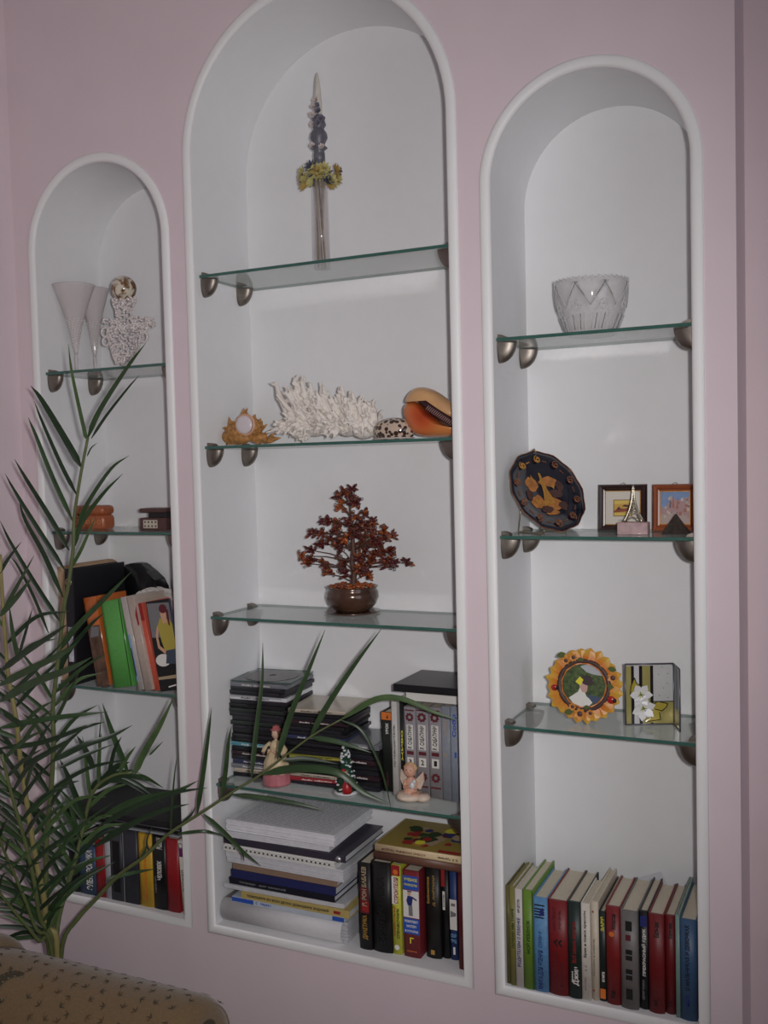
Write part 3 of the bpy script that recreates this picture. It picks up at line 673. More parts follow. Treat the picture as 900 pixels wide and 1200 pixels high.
# slouching black pouch behind
P = AY(165, 676, 0.15)
t = thing('pouch', 'black shiny pouch slumped behind the books of the left niche', 'pouch', (P.x-0.02, 0.135, Z3+0.0003))
bm = B(); hp = AY(160, 668, 0.13).z-Z3
pp = [(-0.03, 0), (0.06, 0), (0.070, hp*.82), (0.052, hp*.90), (0.030, hp*.97), (0.010, hp*1.04), (-0.01, hp*1.05), (-0.034, hp*1.03)]
prism(bm, pp, 'y', 0.02, 0.062); bmesh.ops.bevel(bm, geom=bm.edges[:], offset=0.0035, segments=2, affect='EDGES')
for v in bm.verts: v.co.x += .002*math.sin(v.co.z*60); v.co.y += .003*math.sin(v.co.z*45+v.co.x*40)
obj('body', bm, mat('pouch_black', (22, 22, 25), .25, noise=.1, nscale=60, bump=.4), t, smooth=True)
bm = B(); ball(bm, (0.03, 0.018, hp*.78), .004); obj('snap', bm, MATS['ring_silver'], t)
def l3(label, xtl, xbl, xbr, yt, yb, dp, rgb, marks=(), **kw):
    (a, c), (b, d) = Lc(xtl, yt), Lc(xbl, yb)
    return book_px(label, b, Lc(xbr, yb)[0], c, d, Z3, dp, rgb, marks, row='L3b', group=GL3, xtl=a, y=kw.pop('y', 0.022), **kw)
pm = [('r', 'tan', 0.0, .66, .03, .97)]
l3('orange book with a brown photograph on the lower half of its spine', 255, 352, 432, 335, 903, .105, (196, 106, 52),
   [('r', 'photo', .0, .68, .0, .99), ('p', 'grey', [(.1, .55), (.8, .56), (.9, .66), (.3, .67)])], gloss=0.2)
l3('bright green hardback leaning left in the left niche', 366, 450, 574, 358, 910, .105, (92, 168, 80), [('r', 'dgreen', 0, 1, .95, 1)], gloss=0.25)
l3('pale grey glossy book leaning beside the green one', 494, 612, 650, 330, 922, .105, (190, 184, 178), [('r', 'paleblue', .1, .6, .1, .4), ('r', 'navy', .15, .45, .1, .25)], gloss=0.2, round_=0.1)
l3('beige paperback with a red picture leaning beside the grey one', 534, 652, 704, 330, 915, .105, (186, 170, 158), [('p', 'red', [(.7, .8), (1, .9), (1, .7), (.8, .68)])], gloss=0.3, round_=0.1)
l3('thin orange red brochure leaning in the left niche', 600, 710, 746, 370, 862, .095, (205, 92, 72), [('r', 'red', .8, 1, .1, .9)], gloss=0.4, y=.03, round_=0.0)
# magazine with a picture of a woman in yellow, leaning at the right wall
def flatpic(t, W, H_, shapes, y=-0.0012):
    bm = B(); k = 0
    for c, pts in shapes:
        k += 1; poly(bm, [(W*p[0], y-0.00015*k, H_*p[1]) for p in pts], INKI[c])
    obj('cover_picture', bm, INKS, t)
ym = 0.030
pbl = AY(*Lc(758, 928), ym); ptl = AY(*Lc(662, 358), ym)
Wm = NICHE[1][1]-0.004-pbl.x; lean = math.atan2(ptl.x-pbl.x, ptl.z-Z3); Hm = (ptl.z-Z3)/math.cos(lean)
t = thing('magazine', 'magazine with a cover photo of a woman in a yellow top', 'magazine', (pbl.x, ym, Z3+0.0003), (0, lean, 0), GL3)
bm = B(); box(bm, (0, 0, 0), (Wm, 0.006, Hm), 0.0006); obj('page_block', bm, mat('magazine_slate', (70, 80, 100), .3, noise=.35, nscale=60), t)
def el(cx, cz, rx, rz_, n=14, a0=0, a1=2*PI): return [(cx+rx*math.cos(a0+(a1-a0)*k/n), cz+rz_*math.sin(a0+(a1-a0)*k/n)) for k in range(n)]
flatpic(t, Wm, Hm, [('black', [(0, 0), (1, 0), (1, 1), (0, 1)]), ('grey', [(.02, .6), (.98, .58), (.98, .96), (.02, .98)]), ('grey', [(.05, .7), (.6, .78), (.98, .7), (.98, .9), (.3, .95)]), ('grey', [(.1, .75), (.9, .72), (.9, .8), (.2, .84)]),
    ('black', [(0, 0), (1, 0), (1, .13), (0, .13)]), ('tan', [(0, .13), (1, .13), (1, .17), (0, .16)]), ('black', [(0, .2), (1, .2), (1, .3), (0, .3)]),
    ('white', el(.35, .34, .33, .07)), ('slate', [(.45, .3), (1, .28), (1, .45), (.6, .48)]), ('skin', [(.2, .62), (.32, .72), (.42, .72), (.3, .6), (.32, .5), (.55, .44), (.5, .40), (.22, .48)]),
    ('olive', [(.35, .72), (.5, .80), (.9, .78), (1, .72), (1, .45), (.5, .44), (.42, .55)]), ('skin', el(.68, .84, .13, .075)), ('skin', [(.6, .82), (.78, .82), (.8, .74), (.6, .74)]), ('maroon', el(.7, .9, .17, .05)), ('maroon', [(.8, .9), (.92, .88), (.9, .7), (.84, .72)]), ('white', [(.4, .035), (.75, .05), (.74, .065), (.4, .05)])])
# crumpled plastic bag on top, behind
P0 = AY(*Lc(580, 300), .09); 
t = thing('crumpled_bag', 'crumpled whitish plastic bag tucked behind the magazine', 'bag', (AY(180, 800, .12).x, .12, Z3+0.0003))
bm = B(); hb2 = AY(185, 689, .12).z-Z3
prism(bm, [(-.045, 0), (.075, 0), (.080, hb2*.8), (.055, hb2*.96), (.0, hb2), (-.04, hb2*.95), (-.062, hb2*.90)], 'y', .008, .028)
bmesh.ops.bevel(bm, geom=bm.edges[:], offset=0.008, segments=2, affect='EDGES'); bmesh.ops.triangulate(bm, faces=bm.faces[:]); bmesh.ops.subdivide_edges(bm, edges=bm.edges[:], cuts=3, use_grid_fill=True)
rnd = random.Random(8)
for v in bm.verts:
    if v.co.z > .01: v.co += Vector((rnd.uniform(-1, 1)*.0012, rnd.uniform(-1, 1)*.003, rnd.uniform(-1, 1)*.002))
obj('bag', bm, mat('bag_plastic', (205, 200, 196), .3, noise=.05, nscale=50), t, smooth=False)

# ------------------------------------------------------------------ left niche, shelf 2: two little boxes
Z2 = ztop(1, 1)
yy = 0.09
p0, p1 = AY(93, 620, yy), AY(129, 620, yy); hh = AY(111, 592, yy).z-Z2; W = p1.x-p0.x
t = thing('carved_box', 'rounded orange brown carved box on the left niche shelf', 'box', ((p0.x+p1.x)/2, yy, Z2))
om = mat('carved_wood_orange', (158, 88, 54), .35, noise=.2, nscale=90, bump=.6)
bm = B(); box(bm, (-W/2, -.022, 0), (W/2, .022, hh*.62), .010, seg=4); obj('body', bm, om, t, smooth=True)
bm = B(); box(bm, (-W/2, -.022, hh*.60), (W/2, .022, hh), .010, seg=4); obj('lid', bm, om, t, smooth=True)
bm = B()
for k in range(5):
    cx = -W*.36+W*.72*k/4
    tube(bm, [(cx+.0045*math.cos(a*PI/5), -.0222, hh*.33+.0045*math.sin(a*PI/5)) for a in range(10)], .0007, 4, closed=True)
obj('carving', bm, mat('carving_gold', (212, 150, 80), .4), t, kind='stuff')
p0, p1 = AY(172.5, 620, yy), AY(203, 620, yy); W = p1.x-p0.x; hh = AY(185, 606, yy).z-Z2; h2 = AY(185, 595, yy).z-Z2
dk = mat('dark_walnut', (78, 52, 48), .4, noise=.15, nscale=60)
t = thing('inlaid_box', 'small dark wooden box with a pale inlaid front and raised lid', 'box', ((p0.x+p1.x)/2, yy, Z2))
bm = B(); box(bm, (-W/2, -.025, 0), (W/2, .025, hh), .002); obj('body', bm, dk, t)
bm = B(); box(bm, (-W/2-.0005, -.026, h2-.010), (W/2, .026, h2), .003); obj('lid', bm, dk, t)
bm = B(); box(bm, (-W/2+.02, -.020, hh-.001), (W/2-.002, .022, h2-.009), .002); obj('tray', bm, mat('tray_black', (24, 22, 26), .5), t)
bm = B(); a, b, c, d = -W*.36, W*.18, hh*.18, hh*.82
poly(bm, [(a, -.0254, c), (b, -.0254, c), (b, -.0254, d), (a, -.0254, d)], 0)
for i in range(4):
    for j in range(2):
        cx, cz = a+(b-a)*(i+.5)/4, c+(d-c)*(j+.5)/2; r = (b-a)/8*.8
        poly(bm, [(cx+r*math.cos(PI/4*q)*(1 if q % 2 else .45), -.0257, cz+r*math.sin(PI/4*q)*(1 if q % 2 else .45)) for q in range(8)], 1)
obj('inlay', bm, [mat('bone', (200, 192, 175), .5), dk], t)

# ------------------------------------------------------------------ left niche, top shelf: flutes and beaded ornament
Z1 = ztop(1, 0)
crys = glass_mat('crystal', (243, 240, 240), gloss=1.0, rough=0.06, haze=0.45, haze_rgb=(240, 234, 234))
def flute(label, xc, xbc, yr, wpx, y):
    pt, pb = AY(xc, yr, y), AY(xbc, 430, y); H_ = pt.z-Z1; r = (AY(xc+wpx/2, yr, y)-AY(xc-wpx/2, yr, y)).length/2
    t = thing('champagne_flute', label, 'glass', (pb.x, y, Z1), (0, (pt.x-pb.x)/H_*0.0, 0), 'trumpet shaped crystal flutes')
    bm = B(); 
    prof = [(.004, .045)] + [(.0045+(r-.0045)*((z-.045)/(H_-.045))**1.45, z) for z in [.045+(H_-.045)*k/26 for k in range(1, 27)]]
    inner = [(max(.001, p[0]-.0012), p[1]) for p in prof[::-1] if p[1] > H_*.35] + [(.0005, H_*.34)]
    lathe(bm, prof+inner, 32, cap0=True, cap1=False, wob=lambda a, z: 1+.035*math.sin(10*a+90*z) if z < H_*.68 else 1)
    obj('bowl', bm, crys, t)
    bm = B(); lathe(bm, [(.0045, .003), (.0035, .02), (.0045, .034), (.0037, .045)], 16); obj('stem', bm, crys, t)
    bm = B(); lathe(bm, [(.026, 0), (.026, .0015), (.012, .0035), (.0045, .005)], 32); obj('foot', bm, crys, t)
    bm = B()
    for k in range(46):
        z = .06+(H_*.62-.06)*k/46; rr = .0045+(r-.0045)*((z-.045)/(H_-.045))**1.45
        for s in range(3):
            a = k*.55+s*2*PI/3; blob(bm, (rr*math.cos(a), rr*math.sin(a), z), .0016, sub=1)
    obj('cut_beads', bm, mat('crystal_bead', (225, 218, 218), .05, spec=1.0, coat=1.0), t, kind='stuff')
flute('larger crystal flute at the left wall of the left niche', 88.5, 90, 334, 38, .075)
flute('smaller crystal flute beside the beaded ornament', 113.5, 112, 338, 30, .135)
# beaded ornament
yo = .085
def po(px, py): q = AY(50+px/6, 310+py/6, yo); return q
base = po(570, 705)
t = thing('beaded_ornament', 'clear beaded ornament with scroll arms carrying a marbled ball', 'ornament', (base.x, yo, Z1))
rnd = random.Random(21)
bead = mat('clear_bead', (226, 218, 216), .08, spec=.9, coat=.8)
L = lambda px, py: (po(px, py).x-base.x, max(.004, po(px, py).z-Z1))
def cluster(bm, prof, n, r=.0032):
    for _ in range(n):
        k = rnd.random()*(len(prof)-1); i = int(k); f_ = k-i
        x0 = prof[i][0]*(1-f_)+prof[i+1][0]*f_; x1 = prof[i][1]*(1-f_)+prof[i+1][1]*f_; z = prof[i][2]*(1-f_)+prof[i+1][2]*f_
        a = rnd.random()*2*PI; cx, rr = (x0+x1)/2, (x1-x0)/2
        blob(bm, (cx+rr*math.cos(a), rr*.45*math.sin(a), z), r*rnd.uniform(.7, 1.2), sub=1)
def pf(rows): return [(L(a, y)[0], L(b, y)[0], L(a, y)[1]) for a, b, y in rows]
bm = B(); cluster(bm, pf([(520, 625, 700), (500, 650, 640), (485, 680, 580), (470, 700, 520), (460, 710, 470), (500, 680, 430)]), 520); obj('body_beads', bm, bead, t, kind='stuff')
bm = B()
for (a, y0_), (b, y1_) in (((430, 400), (560, 410)), ((600, 385), (770, 385)), ((740, 385), (775, 425)), ((470, 440), (620, 440)), ((620, 430), (720, 430))):
    for k in range(40):
        f_ = rnd.random(); x, z = L(a*(1-f_)+b*f_, y0_*(1-f_)+y1_*f_); blob(bm, (x+rnd.uniform(-1, 1)*.003, rnd.uniform(-1, 1)*.008, z+rnd.uniform(-1, 1)*.005), .0032)
obj('arm_beads', bm, bead, t, kind='stuff')
bm = B(); cluster(bm, pf([(520, 620, 400), (520, 620, 340), (510, 635, 300), (495, 650, 270), (500, 645, 245)]), 170); obj('neck_beads', bm, bead, t, kind='stuff')
for (cx, cy, r_) in ((440, 475, 32), (445, 540, 30), (715, 440, 30), (710, 510, 34)):
    bm = B(); x, z = L(cx, cy); rr = r_/6*.0019
    tube(bm, [(x+rr*math.cos(a*PI/8), 0, z+rr*math.sin(a*PI/8)) for a in range(16)], .0028, 6, closed=True); obj('scroll', bm, bead, t)
x, z = L(570, 170); 
M = bpy.data.materials.new('marbled_ball'); M.use_nodes = True; nt = M.node_tree; b_ = nt.nodes['Principled BSDF']; b_.inputs['Roughness'].default_value = .12; b_.inputs['Coat Weight'].default_value = .6
tc = nt.nodes.new('ShaderNodeTexCoord'); nz = nt.nodes.new('ShaderNodeTexNoise'); nz.inputs['Scale'].default_value = 38; nz.inputs['Distortion'].default_value = 1.2
rp = nt.nodes.new('ShaderNodeValToRGB'); rp.color_ramp.elements[0].position = .42; rp.color_ramp.elements[0].color = lin((110, 74, 40)); rp.color_ramp.elements[1].position = .55; rp.color_ramp.elements[1].color = lin((214, 205, 186))
nt.links.new(tc.outputs['Object'], nz.inputs[0]); nt.links.new(nz.outputs[0], rp.inputs[0]); nt.links.new(rp.outputs[0], b_.inputs['Base Color'])
bt = thing('marbled_ball', 'cream and brown marbled ball resting on the beaded ornament', 'ball', (base.x+x, yo, Z1+z-.0285))
bm = B(); ball(bm, (0, 0, .0285), .0285, u=32, v=20); obj('ball', bm, M, bt)

# ------------------------------------------------------------------ middle niche, shelf 4: discs, figurines, books
ZC4 = ztop(2, 3)
def D(px, py): return 265+px/4.7368, 770+py/4.7368
clear_case = glass_mat('disc_case_clear', (215, 222, 222), rough=.05, haze=.25, haze_rgb=(150, 155, 158))
cdm = {'dark': (34, 34, 40), 'black': (20, 20, 23), 'white': (205, 205, 208), 'turq': (80, 135, 150), 'blue': (50, 56, 84), 'maroon': (48, 32, 38), 'yellow': (170, 165, 70), 'red': (140, 40, 48), 'grey': (110, 112, 118), 'green': (38, 46, 42), 'beige': (170, 160, 145)}
rnd = random.Random(5)
def disc_case(label, c, x, y, z, rz, h, grp, w=.142, d=.125):
    t = thing('disc_case', label, 'disc case', (x, y, z), (0, 0, rz), grp)
    bm = B(); box(bm, (-w/2, -d/2, 0), (w/2, d/2, h*.9), .0006, seg=1); obj('tray', bm, mat('case_'+c, cdm[c], .35, noise=.15, nscale=50), t)
    bm = B(); box(bm, (-w/2+.0005, -d/2-.0004, h*.55), (w/2-.012, d/2-.001, h*.97)); obj('lid', bm, mat('lid_'+c, shade(cdm[c], .8 if c in ('white', 'yellow') else 1.15), .2, spec=.8), t)
    if c not in ('dark', 'black', 'green'):
        bm = B(); text(bm, 'Audio collection' if c != 'yellow' else 'BEST OF MUSIC HITS', (-w*.3, -d/2-.0008, h*.25), (1, 0, 0), (0, 0, 1), w*.5, h*.4, INKI['white' if c not in ('white', 'yellow', 'beige') else 'black'])
        obj('lettering', bm, INKS, t)
    return t
sx = AY(*D(190, 640), .09).x+.006
base1 = AZ(*D(120, 650), ZC4)
topz = AY(*D(200, 115), .085).z
n1 = 22; h1 = (topz-ZC4-.011)/n1
seq = ['dark', 'beige', 'grey', 'blue', 'dark', 'maroon', 'black', 'turq', 'black', 'dark', 'black', 'dark', 'green', 'dark', 'dark', 'green', 'black', 'dark', 'white', 'dark', 'dark', 'grey']
names = {'beige': 'beige disc case near the foot of the tall left stack', 'blue': 'blue disc case low in the tall left stack', 'maroon': 'maroon disc case below the turquoise one in the left stack', 'turq': 'turquoise disc case in the lower half of the tall left stack', 'white': 'white edged disc case near the top of the tall left stack'}
for k, c in enumerate(seq):
    lab = names.get(c, None); g = 'discs in the tall left stack'
    if c == 'grey': lab = 'grey disc case near the foot of the tall left stack' if k < 5 else 'grey disc case second from the top of the left stack'
    if lab is None: lab = 'dark disc case in the tall left stack beside the lady figurine'; 
    disc_case(lab, c, sx+rnd.uniform(-.004, .004), .138+rnd.uniform(-.002, .002), ZC4+.0005+k*h1, rnd.uniform(-.05, .05)+.04, h1-.0002, g, w=.138)
t = thing('disc_case', 'clear disc case with a grey disc on top of the left stack', 'disc case', (sx+.003, .138, ZC4+.0004+n1*h1), (0, 0, .12), 'discs in the tall left stack')
bm = B(); box(bm, (-.071, -.0625, 0), (.071, .0625, .004), .0006, seg=1); obj('case', bm, clear_case, t)
bm = B()
for s in (-1, 1): tube(bm, [(s*.071, -.0625, .004), (s*.071, .0625, .004)], .0007, 4); tube(bm, [(-.071, s*.0625, .004), (.071, s*.0625, .004)], .0007, 4)
obj('case_rim', bm, edge_m, t, kind='stuff')
bm = B(); n = 40
ri, ro = .008, .059
vi = [bm.verts.new((ri*math.cos(2*PI*k/n), ri*math.sin(2*PI*k/n), .0048)) for k in range(n)]; vo = [bm.verts.new((ro*math.cos(2*PI*k/n), ro*math.sin(2*PI*k/n), .0048)) for k in range(n)]
vb = [bm.verts.new((ro*math.cos(2*PI*k/n), ro*math.sin(2*PI*k/n), .0041)) for k in range(n)]
for k in range(n): bm.faces.new((vi[k], vi[(k+1) % n], vo[(k+1) % n], vo[k])); bm.faces.new((vo[k], vo[(k+1) % n], vb[(k+1) % n], vb[k]))
obj('disc', bm, mat('disc_grey', (95, 92, 92), .3, metal=.3), t)
# second stack, turned
s2 = AZ(*D(500, 690), ZC4); top2 = AY(*D(530, 290), .085).z
cx2 = AY(*D(510, 620), .09).x; n2 = 20; h2 = (top2-ZC4)/n2
seq2 = ['dark', 'red', 'beige', 'dark', 'black', 'green', 'dark', 'yellow', 'dark', 'black', 'dark', 'black', 'blue', 'dark', 'dark', 'black', 'maroon', 'dark', 'black', 'black']
nm2 = {'red': 'red edged disc case near the foot of the middle stack', 'beige': 'beige disc case above the red one in the middle stack', 'yellow': 'yellow edged disc case in the lower half of the middle stack', 'blue': 'blue disc case in the middle stack of discs', 'maroon': 'maroon disc case high in the middle stack of discs'}
for k, c in enumerate(seq2):
    if k == 19:
        disc_case('pale clear disc case with yellow edge on top of the middle stack', 'beige', cx2+.008, .1385, ZC4+.0005+k*h2, .1, h2, 'discs in the middle stack'); break
    disc_case(nm2.get(c, 'dark disc case in the middle stack behind the small tree figurine'), c, cx2+rnd.uniform(-.005, .007), .1375+rnd.uniform(-.001, .002), ZC4+.0005+k*h2, rnd.uniform(-.06, .08)+.04, h2-.0002, 'discs in the middle stack', w=.139)
# third low pile behind
cx3 = AY(432, 900, .10).x; top3 = AY(432, 872, .09).z; n3 = 9; h3 = (top3-ZC4)/n3
for k in range(n3):
    disc_case('pale disc case on top of the low right pile of discs' if k == n3-1 else 'dark disc case in the low pile beside the standing books', 'grey' if k == n3-1 else ('dark', 'black', 'maroon')[k % 3], cx3+rnd.uniform(-.002, .002)-.012, .143+rnd.uniform(-.001, .001), ZC4+.0005+k*h3, .0+rnd.uniform(-.02, .02), h3-.0002, 'discs in the low pile', w=.075 if False else .086, d=.12)
# books
def E_(px, py): return 435+px/7.0545, 780+py/7.0545
G4 = 'books standing on the fourth shelf of the middle niche'
def c4(label, x0, x1, yt, yb, dp, rgb, marks=(), **kw):
    (a, c), (b, d) = E_(x0, yt), E_(x1, yb)
    return book_px(label, a, b, c, d, ZC4, dp, rgb, marks, row='C4', group=G4, **kw)
BOOK_END['C4'] = -9
c4('dark green book with an orange top to its spine', 98, 180, 385, 998, .13, (28, 34, 30), [('r', 'orange', .9, .995, .02, .98), ('p', 'black', [(.5, .92), (.7, .92), (.6, .97)]), ('t', 'УРОК', 'white', .72, .86, .4, .7), ('t', 'СПБ 2005', 'maroon', .06, .25, .4, .6)], y=.098, round_=.1)
c4('thin white book with black capitals between two dark ones', 182, 226, 300, 1042, .14, (200, 198, 194), [('t', 'ПУТЕВОДИТЕЛЬ', 'black', .3, .75, .3, .65)], y=.085, round_=.1)
c4('black book with yellow green signs beside the thin white one', 228, 280, 290, 1010, .14, (24, 26, 26), [('t', 'ЖИВО', 'yellow', .35, .68, .3, .75)], y=.098, round_=.3)
grey_or = (148, 144, 148)
for k, (x0, x1, num) in enumerate(((285, 378, '3'), (380, 484, '2'), (486, 590, '1'))):
    mk = [('r', 'white', .52, .80, .22, .78), ('t', 'Р. САБАТИНИ', 'black', .53, .79, .3, .68), ('o', 'maroon', .5, .885, .36, .14), ('r', 'maroon', .955, .97, .1, .9), ('r', 'maroon', .46, .50, .2, .8), ('r', 'white', .33, .43, .22, .78), ('h', num, 'black', .35, .41, .38, .62), ('o', 'maroon', .5, .22, .36, .14), ('r', 'maroon', .1, .12, .1, .9)]
    c4('grey volume %s with maroon rosettes on its spine' % ('three', 'two', 'one')[k], x0, x1, 345+k*2, 1040+k*14, .15, grey_or, mk, y=.095, round_=.2)
c4('plain grey volume with beige script beside the three rosette volumes', 592, 663, 340, 1092, .15, (140, 146, 156), [('t', 'Собр', 'tan', .68, .86, .3, .7), ('h', 'II', 'tan', .46, .5, .3, .6)], y=.092, round_=.1)
c4('grey blue volume with blue script in the corner by the right edge', 666, 745, 342, 1100, .15, (140, 148, 162), [('t', 'Собр', 'blue', .68, .92, .2, .7), ('h', '1', 'blue', .46, .52, .4, .6)], y=.09, round_=.1)
zb4 = max(o.location.z + max(v.co.z for c in o.children for v in c.data.vertices) for o in COL.objects if o.get('group') == G4)+.0005
xk = AY(*E_(180, 140), .06).x; zk0 = AY(*E_(400, 190), .1).z; 
# block of white paper lying on the volumes under the black box
t = thing('white_box', 'white box lying on the volumes under the black case', 'box', (AY(*E_(285, 200), .1).x, .1, zb4))
ww = NICHE[2][1]-.004-AY(*E_(285, 200), .1).x
bm = B(); box(bm, (0, 0, 0), (ww, .103, max(.012, zk0-zb4)), .001); obj('body', bm, mat('box_white', (222, 220, 214), .8), t)
zt4 = zb4+max(.012, zk0-zb4)+.0004
t = thing('black_case', 'flat black case lying on top of the books in the middle niche', 'case', (xk, .06, zt4))
ww = NICHE[2][1]-.003-xk
bm = B(); box(bm, (0, 0, 0), (ww, .143, .015), .0015); obj('body', bm, mat('case_matte_black', (26, 27, 30), .35, noise=.05, nscale=100), t)
bm = B(); box(bm, (.0, -.0006, .008), (ww, 0, .0088)); obj('seam', bm, ink['black'], t)
# ------------------------------------------------------------------ middle niche, top shelf: tall floral candle
ZT = ztop(2, 0); yt_ = 0.10
def q1(px, py, y=yt_): p = AY(330+px/5, 70+py/5, y); return p
bp = q1(238, 1165); bx = bp.x
sz = lambda py: q1(240, py).z - ZT
t = thing('floral_candle', 'tall floral candle on stems with a collar of dried yellow flowers', 'candle', (bx, yt_, ZT))
mm_ = lambda px: px/5*.00195           # picture millimetres at this depth
H0 = sz(1165)
bm = B(); lathe(bm, [(.0005, sz(66)), (.0032, sz(95)), (.0058, sz(150)), (.0070, sz(210)), (.0085, sz(260)), (.0078, sz(320)), (.0075, sz(620))], 16, cap0=True, cap1=True)
obj('taper', bm, mat('candle_ivory', (206, 200, 190), .45, noise=.05, nscale=90), t)
bm = B(); lathe(bm, [(.0115, sz(610)), (.0118, sz(560)), (.0105, sz(530)), (.017, sz(515)), (.011, sz(500)), (.012, sz(490)), (.018, sz(455)), (.0165, sz(430)), (.011, sz(405)), (.0115, sz(395)), (.0155, sz(380)), (.0125, sz(350)), (.0145, sz(335)), (.0085, sz(320))], 20)
lil = mat('ribbon_lilac_grey', (98, 97, 106), .4, noise=.2, nscale=120); obj('ribbon_sleeve', bm, lil, t)
rnd = random.Random(77)
def petal(bm, o, d, L_, W_, mi=0, up=None, curl=.15):
    d = Vector(d).normalized(); up = Vector(up or (0, 0, 1)); s = d.cross(up)
    s = s.normalized() if s.length > 1e-4 else Vector((1, 0, 0)); nn = s.cross(d)
    pts = [(0, .0), (.3, .42), (.65, .5), (1, 0), (.65, -.5), (.3, -.42)]
    vs_ = [bm.verts.new(Vector(o)+d*(L_*a)+s*(W_*b)+nn*(curl*L_*a*a)) for a, b in pts]
    f = bm.faces.new(vs_); f.material_index = mi; f.smooth = False
def blossom(bm, o, n, L_, W_, axis, mi=0, spread=.9, layers=2):
    ax = Vector(axis).normalized(); a0 = ax.orthogonal().normalized(); b0 = ax.cross(a0)
    for l in range(layers):
        for k in range(n):
            a = 2*PI*(k+.5*l)/n; d = (a0*math.cos(a)+b0*math.sin(a))*spread*(1-.35*l)+ax*(.35+.5*l); petal(bm, o, d, L_*(1-.2*l), W_, mi, up=ax)
bm = B()
for (px, py, r_) in ((250, 240, .009), (235, 285, .009), (270, 305, .009), (222, 330, .008), (285, 345, .009), (265, 375, .009), (225, 385, .008), (210, 510, .008), (290, 515, .008), (255, 270, .008)):
    p = q1(px, py, yt_); blossom(bm, ((px-245)/5*.0014, -.011+rnd.uniform(-.003, .002), p.z-ZT), 6, r_, r_*.7, (rnd.uniform(-.6, .6), -1, rnd.uniform(-.2, .5)), mi=rnd.randrange(2))
obj('small_flowers', bm, [mat('petal_cream_pink', (202, 190, 186), .7), mat('petal_lilac', (114, 112, 126), .7)], t, kind='stuff')
bm = B(); zc = sz(690); R0 = .036
for k in range(30):
    a = 2*PI*k/30; rr = R0*rnd.uniform(.7, 1.0); z = zc+rnd.uniform(-.010, .016)-.004*abs(math.cos(a))
    c = (math.cos(a), math.sin(a), .3); dark = (k % 5 == 2)
    blossom(bm, (rr*math.cos(a), rr*.8*math.sin(a), z), 9, .017, .006, c, mi=1 if dark else (0 if rnd.random() < .75 else 2), layers=3)
for k in range(12):
    a = 2*PI*k/12+.2; blossom(bm, (.014*math.cos(a), .014*math.sin(a), zc+.008), 8, .015, .006, (math.cos(a), math.sin(a), .8), mi=0 if k % 3 else 1, layers=2)
obj('flower_collar', bm, [mat('dried_yellow', (190, 180, 120), .8), mat('dried_slate', (82, 84, 98), .8), mat('dried_ochre', (176, 146, 76), .8)], t, kind='stuff')
bm = B()
for k in range(9):
    a = 2*PI*k/9; r0, r1 = .010, rnd.uniform(.004, .010)
    tube(bm, [(r0*math.cos(a), r0*math.sin(a), zc-.004), (.006*math.cos(a+1)-.002, .006*math.sin(a+1), zc*.5), (r1*math.cos(a+1.6)-.001, r1*math.sin(a+1.6), .0012)], .0014, 5, mi=k % 3)
obj('stems', bm, [mat('stem_ivory', (196, 186, 166), .6), mat('stem_brown', (120, 102, 78), .6), mat('stem_grey', (170, 164, 160), .6)], t, kind='stuff')
bm = B(); lathe(bm, [(.0165, .0005), (.0160, zc*.5), (.0150, zc-.01)], 24, cap0=True, cap1=False); obj('glass_tube', bm, glass_mat('thin_clear', (246, 243, 243), rough=.05, haze=.12, haze_rgb=(220, 214, 214)), t)

# ------------------------------------------------------------------ middle niche, shelf 2: shells and coral
ZS = ztop(2, 1)
def remesh(o, vox, smooth=2):
    m_ = o.modifiers.new('skin', 'REMESH'); m_.mode = 'VOXEL'; m_.voxel_size = vox; m_.use_smooth_shade = True
    if smooth:
        s = o.modifiers.new('soft', 'SMOOTH'); s.iterations = smooth; s.factor = .5
# murex
ys = .075
def q2(px, py, y=ys): return AY(250+px/9, 465+py/9, y)
o0 = q2(400, 520); t = thing('spiny_murex_shell', 'spiny brown orange sea shell with a pale round opening', 'shell', (o0.x, ys, ZS))
Ls = lambda px, py, y=0.0: Vector((q2(px, py).x-o0.x, y, max(.002, q2(px, py).z-ZS)))
um = 1/9*.00191
mur = mat('murex_orange', (172, 122, 66), .6, noise=.45, nscale=120, bump=.8)
bm = B()
blob(bm, Ls(255, 395), .0265, sc=(1.0, .9, .86), sub=3); blob(bm, Ls(390, 330, .006), .0225, sc=(1.1, .9, 1), sub=3); blob(bm, Ls(470, 430), .015, sc=(1.5, .8, .8), sub=3)
blob(bm, Ls(575, 455), .009, sc=(2.0, .8, .7), sub=3); blob(bm, Ls(190, 420, -.004), .0185, sc=(1, .9, .85), sub=3); blob(bm, Ls(330, 430, -.01), .018, sc=(1.2, .9, .8), sub=3); blob(bm, Ls(215, 370, .0), .0165, sc=(1, .9, 1), sub=3)
def spike(bm, a, b, r, n=6, bend=None):
    a, b = Vector(a), Vector(b); m_ = (a+b)/2 + (Vector(bend) if bend else Vector((0, 0, 0))); tube(bm, [a, m_, b], [r, r*.6, r*.12], n)
sp = [((300, 250), (300, 140), .007), ((320, 230), (335, 135), .005), ((210, 320), (172, 232), .006), ((180, 340), (125, 330), .006), ((370, 215), (370, 172), .0035), ((420, 225), (432, 182), .0035), ((465, 260), (482, 225), .0035),
      ((490, 300), (520, 260), .004), ((505, 340), (540, 292), .004), ((540, 410), (582, 350), .004), ((585, 425), (620, 378), .004), ((600, 450), (672, 436), .006), ((590, 465), (650, 475), .005), ((200, 440), (125, 510), .007), ((250, 460), (200, 512), .005), ((310, 470), (300, 512), .005), ((540, 470), (560, 500), .004), ((190, 400), (150, 400), .005), ((470, 480), (480, 500), .004), ((250, 290), (225, 262), .005)]
